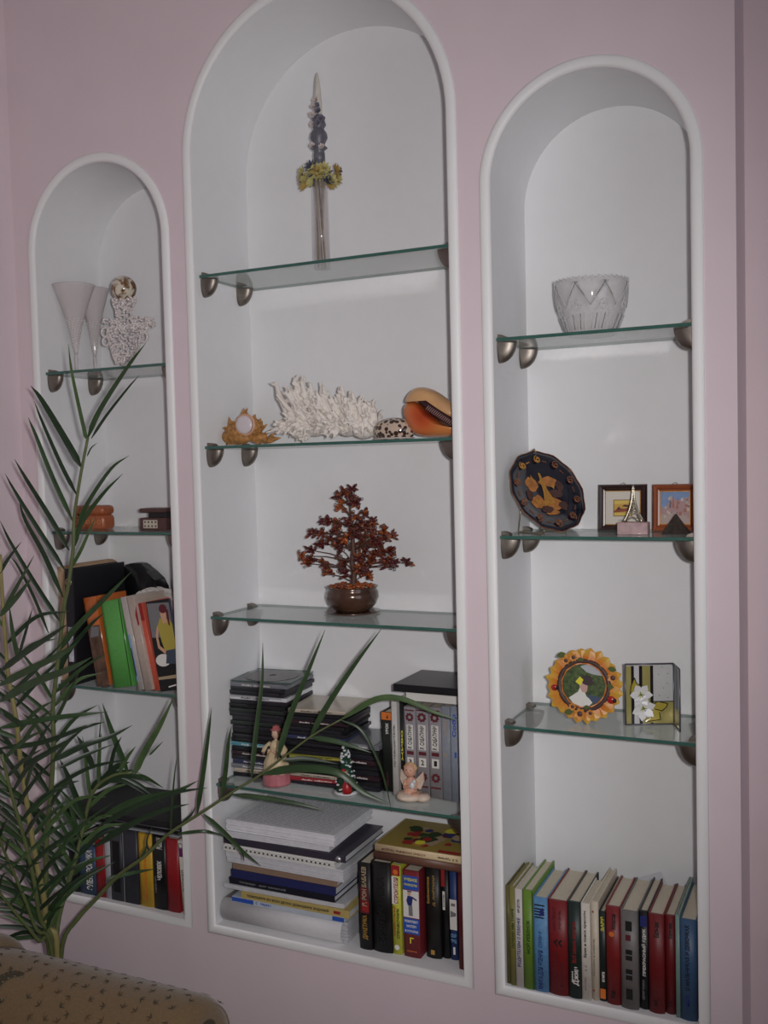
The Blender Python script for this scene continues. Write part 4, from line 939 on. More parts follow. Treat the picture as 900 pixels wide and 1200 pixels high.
for a, b, r in sp: spike(bm, Ls(a[0], a[1], rnd.uniform(-.01, .01)), Ls(a[0]+(b[0]-a[0])*1.25, a[1]+(b[1]-a[1])*1.25, rnd.uniform(-.012, .012)), r*1.3)
for k in range(46):
    a = rnd.uniform(0, 2*PI); e = rnd.uniform(-.3, 1.2); c = Ls(rnd.choice((250, 300, 420)), 390); d = Vector((math.cos(a)*math.cos(e), -abs(math.sin(a))*math.cos(e), math.sin(e)))
    if c.z+d.z*.03 > .003: spike(bm, c+d*.018, c+d*.0285, .0028, 5)
for v in bm.verts: v.co.z = max(v.co.z, .0006)
o = obj('body_whorl', bm, mur, t); remesh(o, .0016, 1)
bm = B(); c = Ls(392, 298, -.024); ball(bm, c, .0192, u=24, v=16, sc=(1.04, .30, .98)); obj('aperture', bm, mat('shell_nacre', (214, 204, 208), .2, noise=.03, coat=.6), t)
bm = B(); tube(bm, [(c.x+.0205*1.06*math.cos(k*PI/12), c.y+.004, c.z+.0205*math.sin(k*PI/12)) for k in range(24)], .0032, 7, closed=True); obj('aperture_lip', bm, mat('shell_lip', (206, 160, 130), .35, noise=.1), t)
# coral
yc = .095
def q3(px, py, y=yc): return AY(320+px/6.923, 430+py/6.923, y)
o0 = q3(440, 600); t = thing('branching_coral', 'white branching coral cluster with many upright fingers', 'coral', (o0.x, yc, ZS))
Lq = lambda px, py, y=0.0: Vector((q3(px, py).x-o0.x, y, max(.003, q3(px, py).z-ZS)))
rnd = random.Random(31)
tips = [(75, 125), (200, 85), (270, 105), (345, 130), (385, 150), (420, 215), (515, 160), (555, 155), (595, 190), (660, 210), (735, 255), (795, 275), (820, 290), (85, 320), (60, 440), (65, 490), (100, 400), (830, 450), (150, 570), (180, 580), (120, 540), (310, 130), (230, 130), (160, 170), (450, 250), (630, 240), (690, 270), (760, 290), (240, 590), (820, 520), (480, 230), (575, 240)]
roots = lambda x: (120+ (x-60)*.86+60, 520)
bm = B()
for k in range(5): p = Lq(220+130*k, 510 + (20 if k in (0, 4) else 0)); blob(bm, p, .018, sc=(1.3, 1.3, .8), sub=2)
def finger(a, b, r0, nubs=7):
    a, b = Vector(a), Vector(b); pts = [a, a.lerp(b, .35)+Vector((rnd.uniform(-1, 1), rnd.uniform(-1, 1), 0))*.003, a.lerp(b, .7)+Vector((rnd.uniform(-1, 1), rnd.uniform(-1, 1), 0))*.003, b]
    tube(bm, pts, [r0, r0*.9, r0*.75, r0*.35], 7)
    for _ in range(nubs):
        f_ = rnd.uniform(.2, .98); p = a.lerp(b, f_); an = rnd.uniform(0, 2*PI); d = (b-a).normalized(); s = d.orthogonal().normalized(); s = s*math.cos(an)+d.cross(s)*math.sin(an)
        tube(bm, [p, p+s*r0*.9+d*.004, p+s*r0*1.3+d*.009], [r0*.45, r0*.4, r0*.15], 5)
for (x, y_) in tips:
    rx, ry = roots(x)
    finger(Lq(rx, ry, rnd.uniform(-.01, .01)), Lq(x, y_, rnd.uniform(-.035, .03)), .0086)
for k in range(190):
    x = rnd.uniform(100, 815); top = 150+ (x-100)*.19; y_ = rnd.uniform(top, 470); rx, ry = roots(x)
    finger(Lq(rx+rnd.uniform(-30, 30), ry, rnd.uniform(-.02, .02)), Lq(x, y_, rnd.uniform(-.05, .04)), .0066, 5)
for k in range(60):
    x = rnd.uniform(110, 810); a = Lq(x, 480, rnd.uniform(-.03, 0)); finger(a, a+Vector((rnd.uniform(-1, 1)*.014, -.02-rnd.random()*.016, rnd.uniform(-1.4, .9)*.014)), .0052, 4)
for v in bm.verts: v.co.z = max(v.co.z, .0005)
o = obj('branches', bm, mat('coral_white', (230, 222, 214), .85, noise=.06, nscale=160, bump=.7), t, kind='stuff'); remesh(o, .0016, 0)
# spotted cowrie
ysh = .085
def q4(px, py, y=ysh): return AY(430+px/7.826, 440+py/7.826, y)
a, b = q4(65, 585), q4(440, 575); hh = q4(240, 385).z-ZS; W = b.x-a.x
M = bpy.data.materials.new('cowrie_spotted'); M.use_nodes = True; nt = M.node_tree; b_ = nt.nodes['Principled BSDF']; b_.inputs['Roughness'].default_value = .12; b_.inputs['Coat Weight'].default_value = .7
tc = nt.nodes.new('ShaderNodeTexCoord'); vo = nt.nodes.new('ShaderNodeTexVoronoi'); vo.inputs['Scale'].default_value = 105; vo.inputs['Randomness'].default_value = .9
rp = nt.nodes.new('ShaderNodeValToRGB'); rp.color_ramp.elements[0].position = .46; rp.color_ramp.elements[0].color = lin((58, 40, 32)); rp.color_ramp.elements[1].position = .54; rp.color_ramp.elements[1].color = lin((198, 176, 158))
nt.links.new(tc.outputs['Object'], vo.inputs[0]); nt.links.new(vo.outputs[0], rp.inputs[0]); nt.links.new(rp.outputs[0], b_.inputs['Base Color'])
t = thing('cowrie_shell', 'small dark spotted shell between the coral and the orange shell', 'shell', ((a.x+b.x)/2, ysh, ZS))
bm = B(); ball(bm, (0, 0, hh*.42), 1, u=36, v=24, sc=(W/2, W*.34, hh*.585))
for v in bm.verts:
    if v.co.z < .003: v.co.z = .0005+ .15*max(0, v.co.z)
obj('shell', bm, M, t)
bm = B(); ball(bm, (0, 0, .004), 1, u=36, v=12, sc=(W*.49, W*.33, .0035)); obj('shell_base', bm, mat('shell_base_pale', (200, 192, 188), .25), t)
# helmet shell
yh = .085
a = q4(335, 560, yh); zt5 = q4(500, 95, yh).z-ZS
ox = q4(560, 570, yh).x
t = thing('helmet_shell', 'large orange helmet shell with a dark slit opening', 'shell', (ox, yh, ZS))
Lh = lambda px, py, y=0.0: Vector((q4(px, py, yh).x-ox, y, max(.001, q4(px, py, yh).z-ZS)))
ctr = Lh(590, 350); M = bpy.data.materials.new('helmet_shell_orange'); M.use_nodes = True; nt = M.node_tree; b_ = nt.nodes['Principled BSDF']; b_.inputs['Roughness'].default_value = .25; b_.inputs['Coat Weight'].default_value = .4
# outline of the face, right of the slit runs behind the niche edge
lower = [(335, 290), (340, 360), (370, 440), (410, 510), (470, 560), (560, 572), (680, 572), (800, 565), (880, 545), (930, 500)]
slit = [(430, 210), (500, 260), (560, 330), (640, 400), (720, 445), (800, 475), (880, 490)]
upper = [(350, 240), (360, 200), (400, 140), (460, 105), (530, 98), (620, 125), (700, 180), (790, 250), (880, 330), (940, 410)]
def pillow(bm, outline, ymid, bulge, mi=0, back=.035):
    """closed cushion shape: outline polygon pushed forward in its middle"""
    P = [Lh(*p) for p in outline]; c = sum(P, Vector())/len(P); rings = []
    for f_, yy in ((1, 0), (.93, .45), (.8, .75), (.6, .93), (.35, 1), (.08, 1.02)):
        rings.append([bm.verts.new((c.x+(p.x-c.x)*f_, ymid-bulge*yy, c.z+(p.z-c.z)*f_)) for p in P])
    rb_ = [bm.verts.new((c.x+(p.x-c.x)*.75, ymid+back*.8, max(.001, c.z+(p.z-c.z)*.75))) for p in P]; rc = [bm.verts.new((c.x+(p.x-c.x)*.3, ymid+back, c.z+(p.z-c.z)*.3)) for p in P]
    allr = [rc, rb_]+rings; n = len(P)
    for k in range(len(allr)-1):
        for i in range(n): f = bm.faces.new((allr[k][i], allr[k][(i+1) % n], allr[k+1][(i+1) % n], allr[k+1][i])); f.smooth = True; f.material_index = mi
    bm.faces.new(allr[0][::-1]); bm.faces.new(allr[-1])
body = lower+[(880, 495), (800, 478), (720, 450), (640, 402), (560, 335), (500, 265), (440, 225), (370, 235)]
bm = B(); pillow(bm, body, 0, .030); o = obj('body_whorl', bm, M, t); s = o.modifiers.new('sub', 'SUBSURF'); s.levels = s.render_levels = 2
lip = upper+[(900, 450), (800, 385), (720, 320), (650, 260), (580, 200), (510, 170), (450, 175), (400, 215), (352, 262)]
bm = B(); pillow(bm, lip, .002, .032, back=.03); o = obj('outer_lip', bm, mat('shell_peach', (206, 160, 112), .3, noise=.08, nscale=40, coat=.3), t); s = o.modifiers.new('sub', 'SUBSURF'); s.levels = s.render_levels = 2
bm = B(); pillow(bm, [(430, 205), (500, 165), (580, 205), (720, 320), (900, 460), (900, 500), (780, 475), (640, 405), (540, 320), (460, 235)], .004, .016, back=.02); obj('slit', bm, mat('shell_slit_dark', (58, 34, 38), .3, noise=.3, nscale=80), t, smooth=True)
bm = B()
for k in range(15):
    f_ = k/14; p = Lh(600+220*f_, 280+145*f_, -.0165); tube(bm, [p, p+Vector((-.007, -.0008, -.007))], .0009, 4)
obj('teeth', bm, mat('shell_teeth', (170, 140, 136), .4), t, kind='stuff')
tc = nt.nodes.new('ShaderNodeTexCoord'); sep = nt.nodes.new('ShaderNodeVectorMath'); sep.operation = 'DISTANCE'; pc = Lh(560, 370, -.02); sep.inputs[1].default_value = pc
rp = nt.nodes.new('ShaderNodeValToRGB'); e = rp.color_ramp.elements; e[0].position = .0; e[0].color = lin((150, 46, 24)); e[1].position = 1.0; e[1].color = lin((204, 128, 70)); e2 = e.new(.45); e2.color = lin((190, 84, 40))
ml = nt.nodes.new('ShaderNodeMath'); ml.operation = 'MULTIPLY'; ml.inputs[1].default_value = 22
nt.links.new(tc.outputs['Object'], sep.inputs[0]); nt.links.new(sep.outputs['Value'], ml.inputs[0]); nt.links.new(ml.outputs[0], rp.inputs[0]); nt.links.new(rp.outputs[0], b_.inputs['Base Color'])

# ------------------------------------------------------------------ middle niche, shelf 3: amber tree
ZA = ztop(2, 2)
def q5(px, py): return 340+px/5.625, 560+py/5.625
pb = AZ(*q5(415, 905), ZA); ya = pb.y+.035
def A5(px, py, y=None): p = AY(*q5(px, py), ya if y is None else y); return p
base = A5(412, 890); ra = (A5(565, 760).x-A5(258, 760).x)/2/ .97
zr = lambda py: max(0, A5(412, py).z-ZA)
pot_m = mat('pot_bronze_brown', (78, 54, 42), .18, metal=.25, noise=.3, nscale=25, coat=.5)
t = thing('amber_tree', 'miniature tree of dark red amber chips in a glossy brown pot', 'ornament', (base.x, ya, ZA))
k_ = zr(740)/.052
bm = B(); hp = zr(712)
lathe(bm, [(ra*.62, .004), (ra*.72, hp*.16), (ra*.90, hp*.34), (ra*1.0, hp*.6), (ra*.97, hp*.8), (ra*.90, hp*.9), (ra*.98, hp), (ra*.95, hp), (ra*.84, hp*.9)], 40, cap1=True)
obj('pot', bm, pot_m, t)
bm = B(); lathe(bm, [(ra*.95, .0003), (ra*1.06, .004), (ra*.98, .0045), (ra*.6, .003)], 40); obj('saucer', bm, pot_m, t)
amber = [mat('amber_dark_red', (94, 28, 24), .15, noise=.25, nscale=150, trans=.3, coat=.5), mat('amber_brown', (120, 52, 26), .15, noise=.25, nscale=150, trans=.3, coat=.5), mat('amber_orange', (160, 80, 30), .15, noise=.2, nscale=150, trans=.2, coat=.5), mat('copper_wire', (92, 62, 50), .35, metal=.7)]
rnd = random.Random(15)
bm = B()
for k in range(70):
    a, r_ = rnd.uniform(0, 2*PI), ra*.82*math.sqrt(rnd.random()); blob(bm, (r_*math.cos(a), r_*math.sin(a), hp*.93+rnd.uniform(0, .008)), rnd.uniform(.004, .007), mi=2 if rnd.random() < .7 else 1, sc=(1, .8, .6), M=Matrix.Rotation(rnd.uniform(0, 3), 3, 'X'))
obj('amber_gravel', bm, amber, t, kind='stuff')
LA = lambda px, py, y=0.0: Vector((A5(px, py).x-base.x, y, A5(px, py).z-ZA))
bark = mat('trunk_wire_brown', (84, 54, 42), .6, noise=.3, nscale=120, bump=.6)
bm = B(); tr = [(415, 760), (418, 690), (422, 620), (408, 550), (418, 480), (412, 400), (404, 330), (398, 260), (395, 190), (405, 110)]
trp = [LA(x, y) for x, y in tr]; tube(bm, trp, [.0075, .0068, .006, .0055, .005, .0045, .0038, .003, .0022, .0012], 8)
obj('trunk', bm, bark, t)
cl = [(425, 70), (350, 95), (385, 125), (440, 150), (475, 160), (325, 120), (315, 195), (350, 170), (445, 245), (430, 290), (510, 240), (560, 290), (245, 270), (265, 290), (310, 290), (470, 300), (540, 330), (180, 360), (230, 360), (150, 375), (330, 350), (390, 390), (440, 400), (500, 340), (580, 350), (620, 395), (560, 420), (220, 430), (280, 420), (330, 450), (370, 470), (300, 480), (480, 380), (520, 450), (600, 440), (640, 400), (600, 490), (650, 490), (560, 500), (120, 480), (90, 510), (140, 540), (125, 560), (190, 570), (240, 590), (300, 550), (330, 570), (270, 630), (300, 600), (440, 520), (480, 520), (470, 590), (510, 600), (450, 610), (530, 560), (620, 590), (680, 540), (720, 560), (760, 560), (640, 540), (480, 650), (385, 635), (460, 345), (350, 410), (250, 400), (440, 460), (410, 360), (280, 350), (590, 380), (540, 395)]
bm = B(); bl = B(); 
for i, (x, y) in enumerate(cl):
    yy = rnd.uniform(-.035, .035)*(1-abs(y-420)/700); p = LA(x, y, yy)
    tgt = min(trp, key=lambda q: abs(q.z-(p.z-.018))+.0*q.x); tube(bl, [tgt, (tgt+p)/2+Vector((0, 0, .004)), p], [.0014, .0011, .0008], 4)
    mi0 = 0 if rnd.random() < .6 else (1 if rnd.random() < .7 else 2)
    for k in range(11):
        d = Vector((rnd.uniform(-1, 1), rnd.uniform(-1, 1), rnd.uniform(-.8, 1))).normalized(); c = p+d*rnd.uniform(.003, .012)
        rot = d.to_track_quat('Z', 'Y').to_matrix()
        blob(bm, c, rnd.uniform(.0050, .0068), mi=mi0 if rnd.random() < .75 else rnd.randrange(3), sc=(.75, .5, 1.35), M=rot)
    for k in range(3):
        d = Vector((rnd.uniform(-1, 1), rnd.uniform(-1, .3), rnd.uniform(-.5, 1))).normalized(); c = p+d*.011; u_ = d.orthogonal().normalized(); v_ = Vector((0, 0, 1)); u_ = Vector((1, 0, 0))
        tube(bm, [c+u_*.0028*math.cos(q*PI/4)+v_*.0028*math.sin(q*PI/4) for q in range(8)], .0007, 4, mi=3, closed=True)
obj('amber_leaves', bm, amber, t, kind='stuff'); obj('branches', bl, bark, t, kind='stuff')

# ------------------------------------------------------------------ middle niche, shelf 4: figurines
gz = dict(rough=.25, coat=.4)
yL = AZ(324, 922, ZC4).y+.02
def qf(px, py, y): return AY(295+px/13.33, 840+py/13.33, y)
b0 = qf(400, 1130, yL); t = thing('lady_figurine', 'porcelain lady figurine in a cream jacket and long pink skirt', 'figurine', (b0.x, yL, ZC4))
z = lambda py: max(0.0005, qf(400, py, yL).z-ZC4); xx = lambda px: qf(px, 700, yL).x-b0.x
w_ = lambda px: px/13.33*.00181/2
skirt = mat('porcelain_pink', (184, 112, 118), .3, noise=.12, nscale=60, coat=.3); cream = mat('porcelain_cream', (208, 188, 150), .3, noise=.06, nscale=60, coat=.3)
skin = mat('porcelain_skin', (212, 176, 150), .35, coat=.3); hair = mat('porcelain_hair', (92, 62, 46), .4)
bm = B(); lathe(bm, [(w_(430), z(1140)), (w_(440), z(1120)), (w_(425), z(1000)), (w_(420), z(850)), (w_(380), z(780)), (w_(330), z(740))], 36, wob=lambda a, zz: 1+.035*math.sin(12*a)); obj('skirt', bm, skirt, t)
bm = B(); lathe(bm, [(w_(424), z(860)), (w_(400), z(800)), (w_(385), z(700)), (w_(300), z(600)), (w_(200), z(500)), (w_(190), z(440)), (w_(150), z(390)), (w_(70), z(365))], 28, wob=lambda a, zz: 1+.03*math.sin(9*a))
for s in (-1, 1):
    tube(bm, [(s*w_(170), 0, z(420)), (s*w_(330), -.004, z(500)), (s*w_(340), -.012, z(560))], [.006, .0075, .0065], 10)
o = obj('jacket', bm, cream, t); remesh(o, .0012, 1)
bm = B()
for s in (-1, 1): tube(bm, [(s*w_(330), -.012, z(560)), (s*w_(200), -.018, z(540)), (s*w_(90), -.020, z(500))], [.0045, .0038, .003], 8); ball(bm, (s*w_(70), -.021, z(490)), .0035)
obj('arms', bm, skin, t)
bm = B(); tube(bm, [(0, 0, z(380)), (0, 0, z(330))], .0035, 10); ball(bm, (0, -.001, z(265)), .0095, u=20, v=14, sc=(.85, .9, 1.1)); ball(bm, (0, -.0098, z(268)), .0014)
o = obj('head', bm, skin, t); remesh(o, .0008, 1)
bm = B(); 
for s in (-1, 1): ball(bm, (s*.0032, -.0085, z(250)), .0009)
obj('eyes', bm, ink['black'], t, kind='stuff')
bm = B(); ball(bm, (0, -.0094, z(292)), .0011, sc=(1.4, .5, .5)); obj('mouth', bm, ink['red'], t)
bm = B(); ball(bm, (.0, .003, z(250)), .0108, u=20, v=14, sc=(1, .95, 1.1)); ball(bm, (0, .005, z(170)), .006); obj('hair', bm, hair, t)
bm = B(); lathe(bm, [(.0125, z(205)), (.012, z(200)), (.008, z(190)), (.007, z(150)), (.0005, z(135))], 20, M=Matrix.Translation((0, .002, 0))); obj('bonnet', bm, mat('porcelain_rose', (176, 96, 98), .35), t)
bm = B()
for (a, b) in (((300, 560), (360, 430)), ((500, 500), (540, 580))):
    tube(bm, [(xx(a[0]), -.0215, z(a[1])), (xx(b[0]), -.0205, z(b[1]))], .0028, 7)
obj('dark_bows', bm, ink['black'], t, kind='stuff')
# small snowy tree with a santa
yS = AZ(405, 931, ZC4).y+.012
def qs(px, py): return AY(380+px/6.923, 860+py/6.923, yS)
b0 = qs(180, 480); z = lambda py: max(0.0005, qs(180, py).z-ZC4); x_ = lambda px: qs(px, 400).x-b0.x
t = thing('snowy_tree_figurine', 'small snowy christmas tree figurine with a santa in red', 'figurine', (b0.x, yS, ZC4))
gr = mat('figurine_green', (34, 70, 54), .3, noise=.2); sn = mat('figurine_snow', (214, 214, 216), .35)
bm = B()
for k in range(5):
    zb_ = z(450)+(z(110)-z(450))*k/5.6; zt_2 = zb_+(z(110)-z(450))*.32; r_ = .0245*(1-k/7.0)
    lathe(bm, [(r_*.4, zb_), (r_, zb_+.001), (r_*.55, (zb_+zt_2)/2), (.002, zt_2)], 18, M=Matrix.Translation((x_(180)-k*0.0, 0, 0)), wob=lambda a, zz: 1+.12*math.sin(6*a))
obj('tree', bm, gr, t)
bm = B()
for k in range(60):
    f_ = rnd.random(); r_ = .024*(1-f_*.8); a = rnd.uniform(0, 2*PI); blob(bm, (r_*math.cos(a), r_*math.sin(a), z(440)+(z(120)-z(440))*f_), rnd.uniform(.0022, .0042), sc=(1, 1, .6), sub=1)
ball(bm, (-.004, 0, z(112)), .004)
obj('snow', bm, sn, t, kind='stuff')
bm = B(); lathe(bm, [(.025, .0003), (.026, .003), (.020, .006)], 24); obj('base', bm, sn, t)
bm = B(); lathe(bm, [(.0095, .005), (.0105, .014), (.008, .026), (.004, .030)], 16, M=Matrix.Translation((x_(215), -.017, 0))); ball(bm, (x_(190), -.017, z(290)), .0055, sc=(1, 1, 1.3)); obj('santa_coat', bm, mat('santa_red', (166, 32, 36), .35), t)
bm = B(); ball(bm, (x_(222), -.0205, z(330)), .0078, sc=(1, .8, 1.35)); obj('santa_beard', bm, sn, t)
bm = B(); ball(bm, (x_(213), -.022, z(295)), .005); obj('santa_face', bm, skin, t)
# cherub
yA = AZ(485, 940, ZC4).y+.02
def qa(px, py): return AY(435+px/7.0545, 780+py/7.0545, yA)
b0 = qa(330, 1140); z = lambda py: max(0.0005, qa(330, py).z-ZC4); x_ = lambda px: qa(px, 950).x-b0.x
t = thing('cherub_figurine', 'pale kneeling cherub figurine on a round white base', 'figurine', (b0.x, yA, ZC4))
bisque = mat('bisque_cream', (214, 194, 176), .5, noise=.06, nscale=80); peach = mat('bisque_peach', (214, 164, 140), .5, noise=.04)
bm = B(); lathe(bm, [(.026, .0003), (.028, .006), (.024, .011), (.01, .013)], 28, M=Matrix.Translation((x_(320), 0, 0)) ); lathe(bm, [(.014, .0003), (.015, .006), (.010, .012)], 20, M=Matrix.Translation((x_(430), -.002, 0))); obj('base', bm, bisque, t)
bm = B(); ball(bm, (x_(320), .002, z(1050)), .014, sc=(1.1, 1, .9)); ball(bm, (x_(325), .002, z(980)), .0125, sc=(1, .9, 1.25)); ball(bm, (x_(330), -.008, z(1070)), .008, sc=(1.2, 1.4, .8)); ball(bm, (x_(370), -.008, z(1060)), .008, sc=(1.3, 1.3, .8))
for s in (-1, 1): tube(bm, [(x_(325)+s*.010, 0, z(955)), (x_(335)+s*.012, -.009, z(1000)), (x_(355)+s*.002, -.016, z(975))], [.0045, .004, .0033], 8)
tube(bm, [(x_(325), 0, z(950)), (x_(325), -.001, z(900))], .0045, 8)
o = obj('body', bm, peach, t); remesh(o, .0012, 1)
bm = B(); ball(bm, (x_(325), -.001, z(865)), .0135, u=20, v=14, sc=(.95, .95, 1.05)); ball(bm, (x_(332), -.0145, z(868)), .0017)
o = obj('head', bm, peach, t); remesh(o, .001, 1)
bm = B()
for s in (-1, 1): ball(bm, (x_(332)+s*.0045, -.0130, z(850)), .0012)
obj('eyes', bm, ink['black'], t, kind='stuff')
bm = B(); ball(bm, (x_(332), -.0132, z(898)), .0013, sc=(1.5, .5, .5)); obj('mouth', bm, ink['red'], t)
bm = B()
for k in range(46):
    a, e = rnd.uniform(0, 2*PI), rnd.uniform(.0, 1.5); d = Vector((math.cos(a)*math.cos(e), abs(math.sin(a))*math.cos(e)*1.0-.15, math.sin(e))); blob(bm, Vector((x_(325), .001, z(862)))+d*.0125, .0034, sub=1)
obj('curls', bm, mat('bisque_blond', (206, 170, 120), .5), t, kind='stuff')
bm = B()
for s in (-1, 1): prism(bm, [(x_(322)+s*.006, z(960)), (x_(322)+s*.024, z(880)), (x_(322)+s*.026, z(960)), (x_(322)+s*.018, z(1030)), (x_(322)+s*.007, z(1010))], 'y', .009, .013)
obj('wings', bm, bisque, t, smooth=False)
bm = B(); ball(bm, (x_(368), -.018, z(965)), .0055, sc=(1, .8, 1.4)); ball(bm, (x_(385), -.018, z(930)), .004); obj('dove', bm, sn, t)
# ------------------------------------------------------------------ right niche, shelf 1: crystal bowl
ZR1, ZR2, ZR3 = ztop(3, 0), ztop(3, 1), ztop(3, 2)
yb1 = .10
def qb(px, py, y=yb1): return AY(570+px/3.3333, 300+py/3.3333, y)
cxb = (qb(265, 120).x+qb(560, 110).x)/2; rt = (qb(560, 110).x-qb(265, 120).x)/2*1.02/1.05; hb_ = qb(420, 95).z-ZR1
t = thing('crystal_bowl', 'cut crystal bowl with a saw tooth rim', 'bowl', (cxb, yb1, ZR1))
bm = B(); n = 72; rb1 = rt*.66
prof = [(rb1*.92, .0005), (rb1, .004), (rb1*1.12, hb_*.15), (rt*.90, hb_*.45), (rt*.985, hb_*.75), (rt, hb_*.94)]
def lathe_saw(bm, prof, n, saw):
    rings = []
    for k, (r, z_) in enumerate(prof):
        ring = []
        for i in range(n):
            a = 2*PI*i/n; zz = z_+(saw if (k >= len(prof)-1 and i % 2) else 0)*1.0; ring.append(bm.verts.new((r*math.cos(a), r*math.sin(a), zz)))
        rings.append(ring)
    for k in range(len(rings)-1):
        for i in range(n): bm.faces.new((rings[k][i], rings[k][(i+1) % n], rings[k+1][(i+1) % n], rings[k+1][i]))
    return rings
ou = lathe_saw(bm, prof, n, hb_*.06); inn = lathe_saw(bm, [(r*.86 if k else .002, max(.007, z_)) for k, (r, z_) in enumerate(prof[:-1])]+[(rt*.94, hb_*.93)], n, hb_*.06)
for i in range(n): bm.faces.new((ou[-1][i], ou[-1][(i+1) % n], inn[-1][(i+1) % n], inn[-1][i]))
bm.faces.new(ou[0][::-1])
bcr = glass_mat('bowl_crystal', (250, 249, 249), gloss=1.0, rough=.05, haze=.26, haze_rgb=(250, 249, 249))
obj('bowl', bm, bcr, t, smooth=True)
bm = B(); cut = mat('cut_facet', (205, 203, 203), .04, spec=1.0, coat=1.0); cut2 = mat('cut_groove', (140, 138, 138), .1, spec=.9)
def rz(z_):
    for k in range(len(prof)-1):
        if prof[k][1] <= z_ <= prof[k+1][1]:
            f_ = (z_-prof[k][1])/(prof[k+1][1]-prof[k][1]); return prof[k][0]*(1-f_)+prof[k+1][0]*f_
    return rt
def onb(a, z_, o_=.0006): r = rz(z_)+o_; return Vector((r*math.cos(a), r*math.sin(a), z_))
for k in range(8):
    a0 = 2*PI*k/8+.2
    for s in (-1, 1):
        for off in (0, .07, .14):
            tube(bm, [onb(a0+s*(.36+off)*(1-f_)+0, hb_*(.9-.42*f_)) for f_ in (0, .33, .66, 1)], .0009, 4, mi=(0 if off != .07 else 1))
    tube(bm, [onb(a0+PI/8+.13*math.cos(q*PI/6), hb_*.5+.009*math.sin(q*PI/6)) for q in range(12)], .0009, 4, closed=True)
    for q in range(6): tube(bm, [onb(a0+PI/8, hb_*.5), onb(a0+PI/8+.13*math.cos(q*PI/3), hb_*.5+.009*math.sin(q*PI/3))], .0006, 4)
    for j in range(5): tube(bm, [onb(a0+.13*j, hb_*.08), onb(a0+.13*j+.07, hb_*.34)], .0008, 4, mi=j % 2)
    for q in range(4): blob(bm, onb(a0+rnd.uniform(0, .7), hb_*rnd.uniform(.15, .6)), .0013, sub=1)
obj('cut_pattern', bm, [cut, cut2], t, kind='stuff')

# ------------------------------------------------------------------ right niche, shelf 2: plate on a stand
yp = .098
def qp(px, py, y=yp): return AY(590+px/9, 530+py/9, y)
c = qp(440, 475); Rr = .083
t = thing('display_plate', 'dark blue plate with gold decoration tilted on a wire stand', 'plate', (c.x, yp, ZR2))
# disc turned towards the right and rolled, standing on its lower rim
nrm = Vector((.70, -.48, .44)).normalized()
ux = Vector((0, 0, 1)).cross(nrm).normalized(); uz = nrm.cross(ux).normalized(); roll = math.radians(0)
cz = c.z-ZR2
Mp = Matrix((ux, uz, nrm)).transposed().to_4x4(); 
low = Rr*abs(uz.z); cz = max(cz, low+.001); Mp.translation = (0, 0, cz); KP = Rr/.0715
cob = mat('plate_cobalt', (16, 18, 34), .12, coat=.8, noise=.1)
bm = B(); wv = lambda a, z_: 1+.018*math.cos(12*a) if z_ > .004 else 1
lathe(bm, [(.020*KP, -.004), (.045*KP, -.003), (.048*KP, .0), (.064*KP, .006), (Rr, .0085), (Rr-.0005, .0098), (.063*KP, .0078), (.047*KP, .0022), (.043*KP, .0006), (.0005, .0004)], 72, M=Mp, cap1=True, wob=wv); obj('disc', bm, cob, t)
gilt = [mat('gilt_gold', (196, 142, 66), .3, metal=.5, noise=.25, nscale=200), mat('gilt_bronze', (138, 88, 60), .35, metal=.4, noise=.3, nscale=200), mat('gilt_ochre', (178, 116, 60), .4, metal=.2, noise=.3, nscale=120), mat('gilt_dark', (74, 46, 40), .4, noise=.3)]
bm = B(); N_ = 48
tube(bm, [Mp @ Vector(((Rr-.0004)*wv(2*PI*k/N_, 1)*math.cos(2*PI*k/N_), (Rr-.0004)*wv(2*PI*k/N_, 1)*math.sin(2*PI*k/N_), .0095)) for k in range(N_)], .0009, 5, mi=1, closed=True)
obj('gilt_rim', bm, gilt, t)
bm = B()
for k in range(10):
    a = 2*PI*k/10+.3; cx, cy = .0565*KP*math.cos(a), .0565*KP*math.sin(a)
    for s, rr in ((1, .0085), (-1, .0052)):
        pts = [Mp @ Vector((cx+rr*(1-.06*q)*math.cos(s*q*.7+a), cy+rr*(1-.06*q)*math.sin(s*q*.7+a), .0085-.0026*0+(.0006))) for q in range(11)]
        tube(bm, pts, .0013, 4, mi=0 if k in (2, 3) else 1)
    for q in range(4): blob(bm, Mp @ Vector((.0555*KP*math.cos(a+.3+.04*q), .0555*KP*math.sin(a+.3+.04*q), .0062)), .0016, mi=(0 if k in (2,) else 1), sc=(1, 1, .4), M=Mp.to_3x3())
obj('gilt_scrolls', bm, gilt, t, kind='stuff')
bm = B()
def fp(pts, mi, zz): poly(bm, [Mp @ Vector((p[0]*.001*KP*1.35, p[1]*.001*KP*1.35, zz)) for p in pts], mi)
rnd = random.Random(9)
def blotch(cx, cy, rx, ry, mi, zz, n=14): fp([(cx+rx*(.8+.35*rnd.random())*math.cos(2*PI*q/n), cy+ry*(.8+.35*rnd.random())*math.sin(2*PI*q/n)) for q in range(n)], mi, zz)
blotch(-16, 12, 9, 10, 2, .0010); blotch(-15, -12, 10, 9, 2, .0011); blotch(10, 14, 14, 7, 2, .0012); blotch(14, -2, 12, 6, 3, .0013); blotch(8, -16, 13, 8, 2, .0014); blotch(20, -18, 7, 6, 3, .0015); blotch(24, 8, 6, 7, 3, .00155); blotch(-24, -2, 5, 7, 3, .00157); blotch(0, -26, 10, 4, 2, .00158); blotch(-6, -22, 9, 5, 3, .0016)
fp([(-2, 26), (1, 26), (4, 4), (10, -14), (-8, -18), (-3, 2)], 0, .0019)
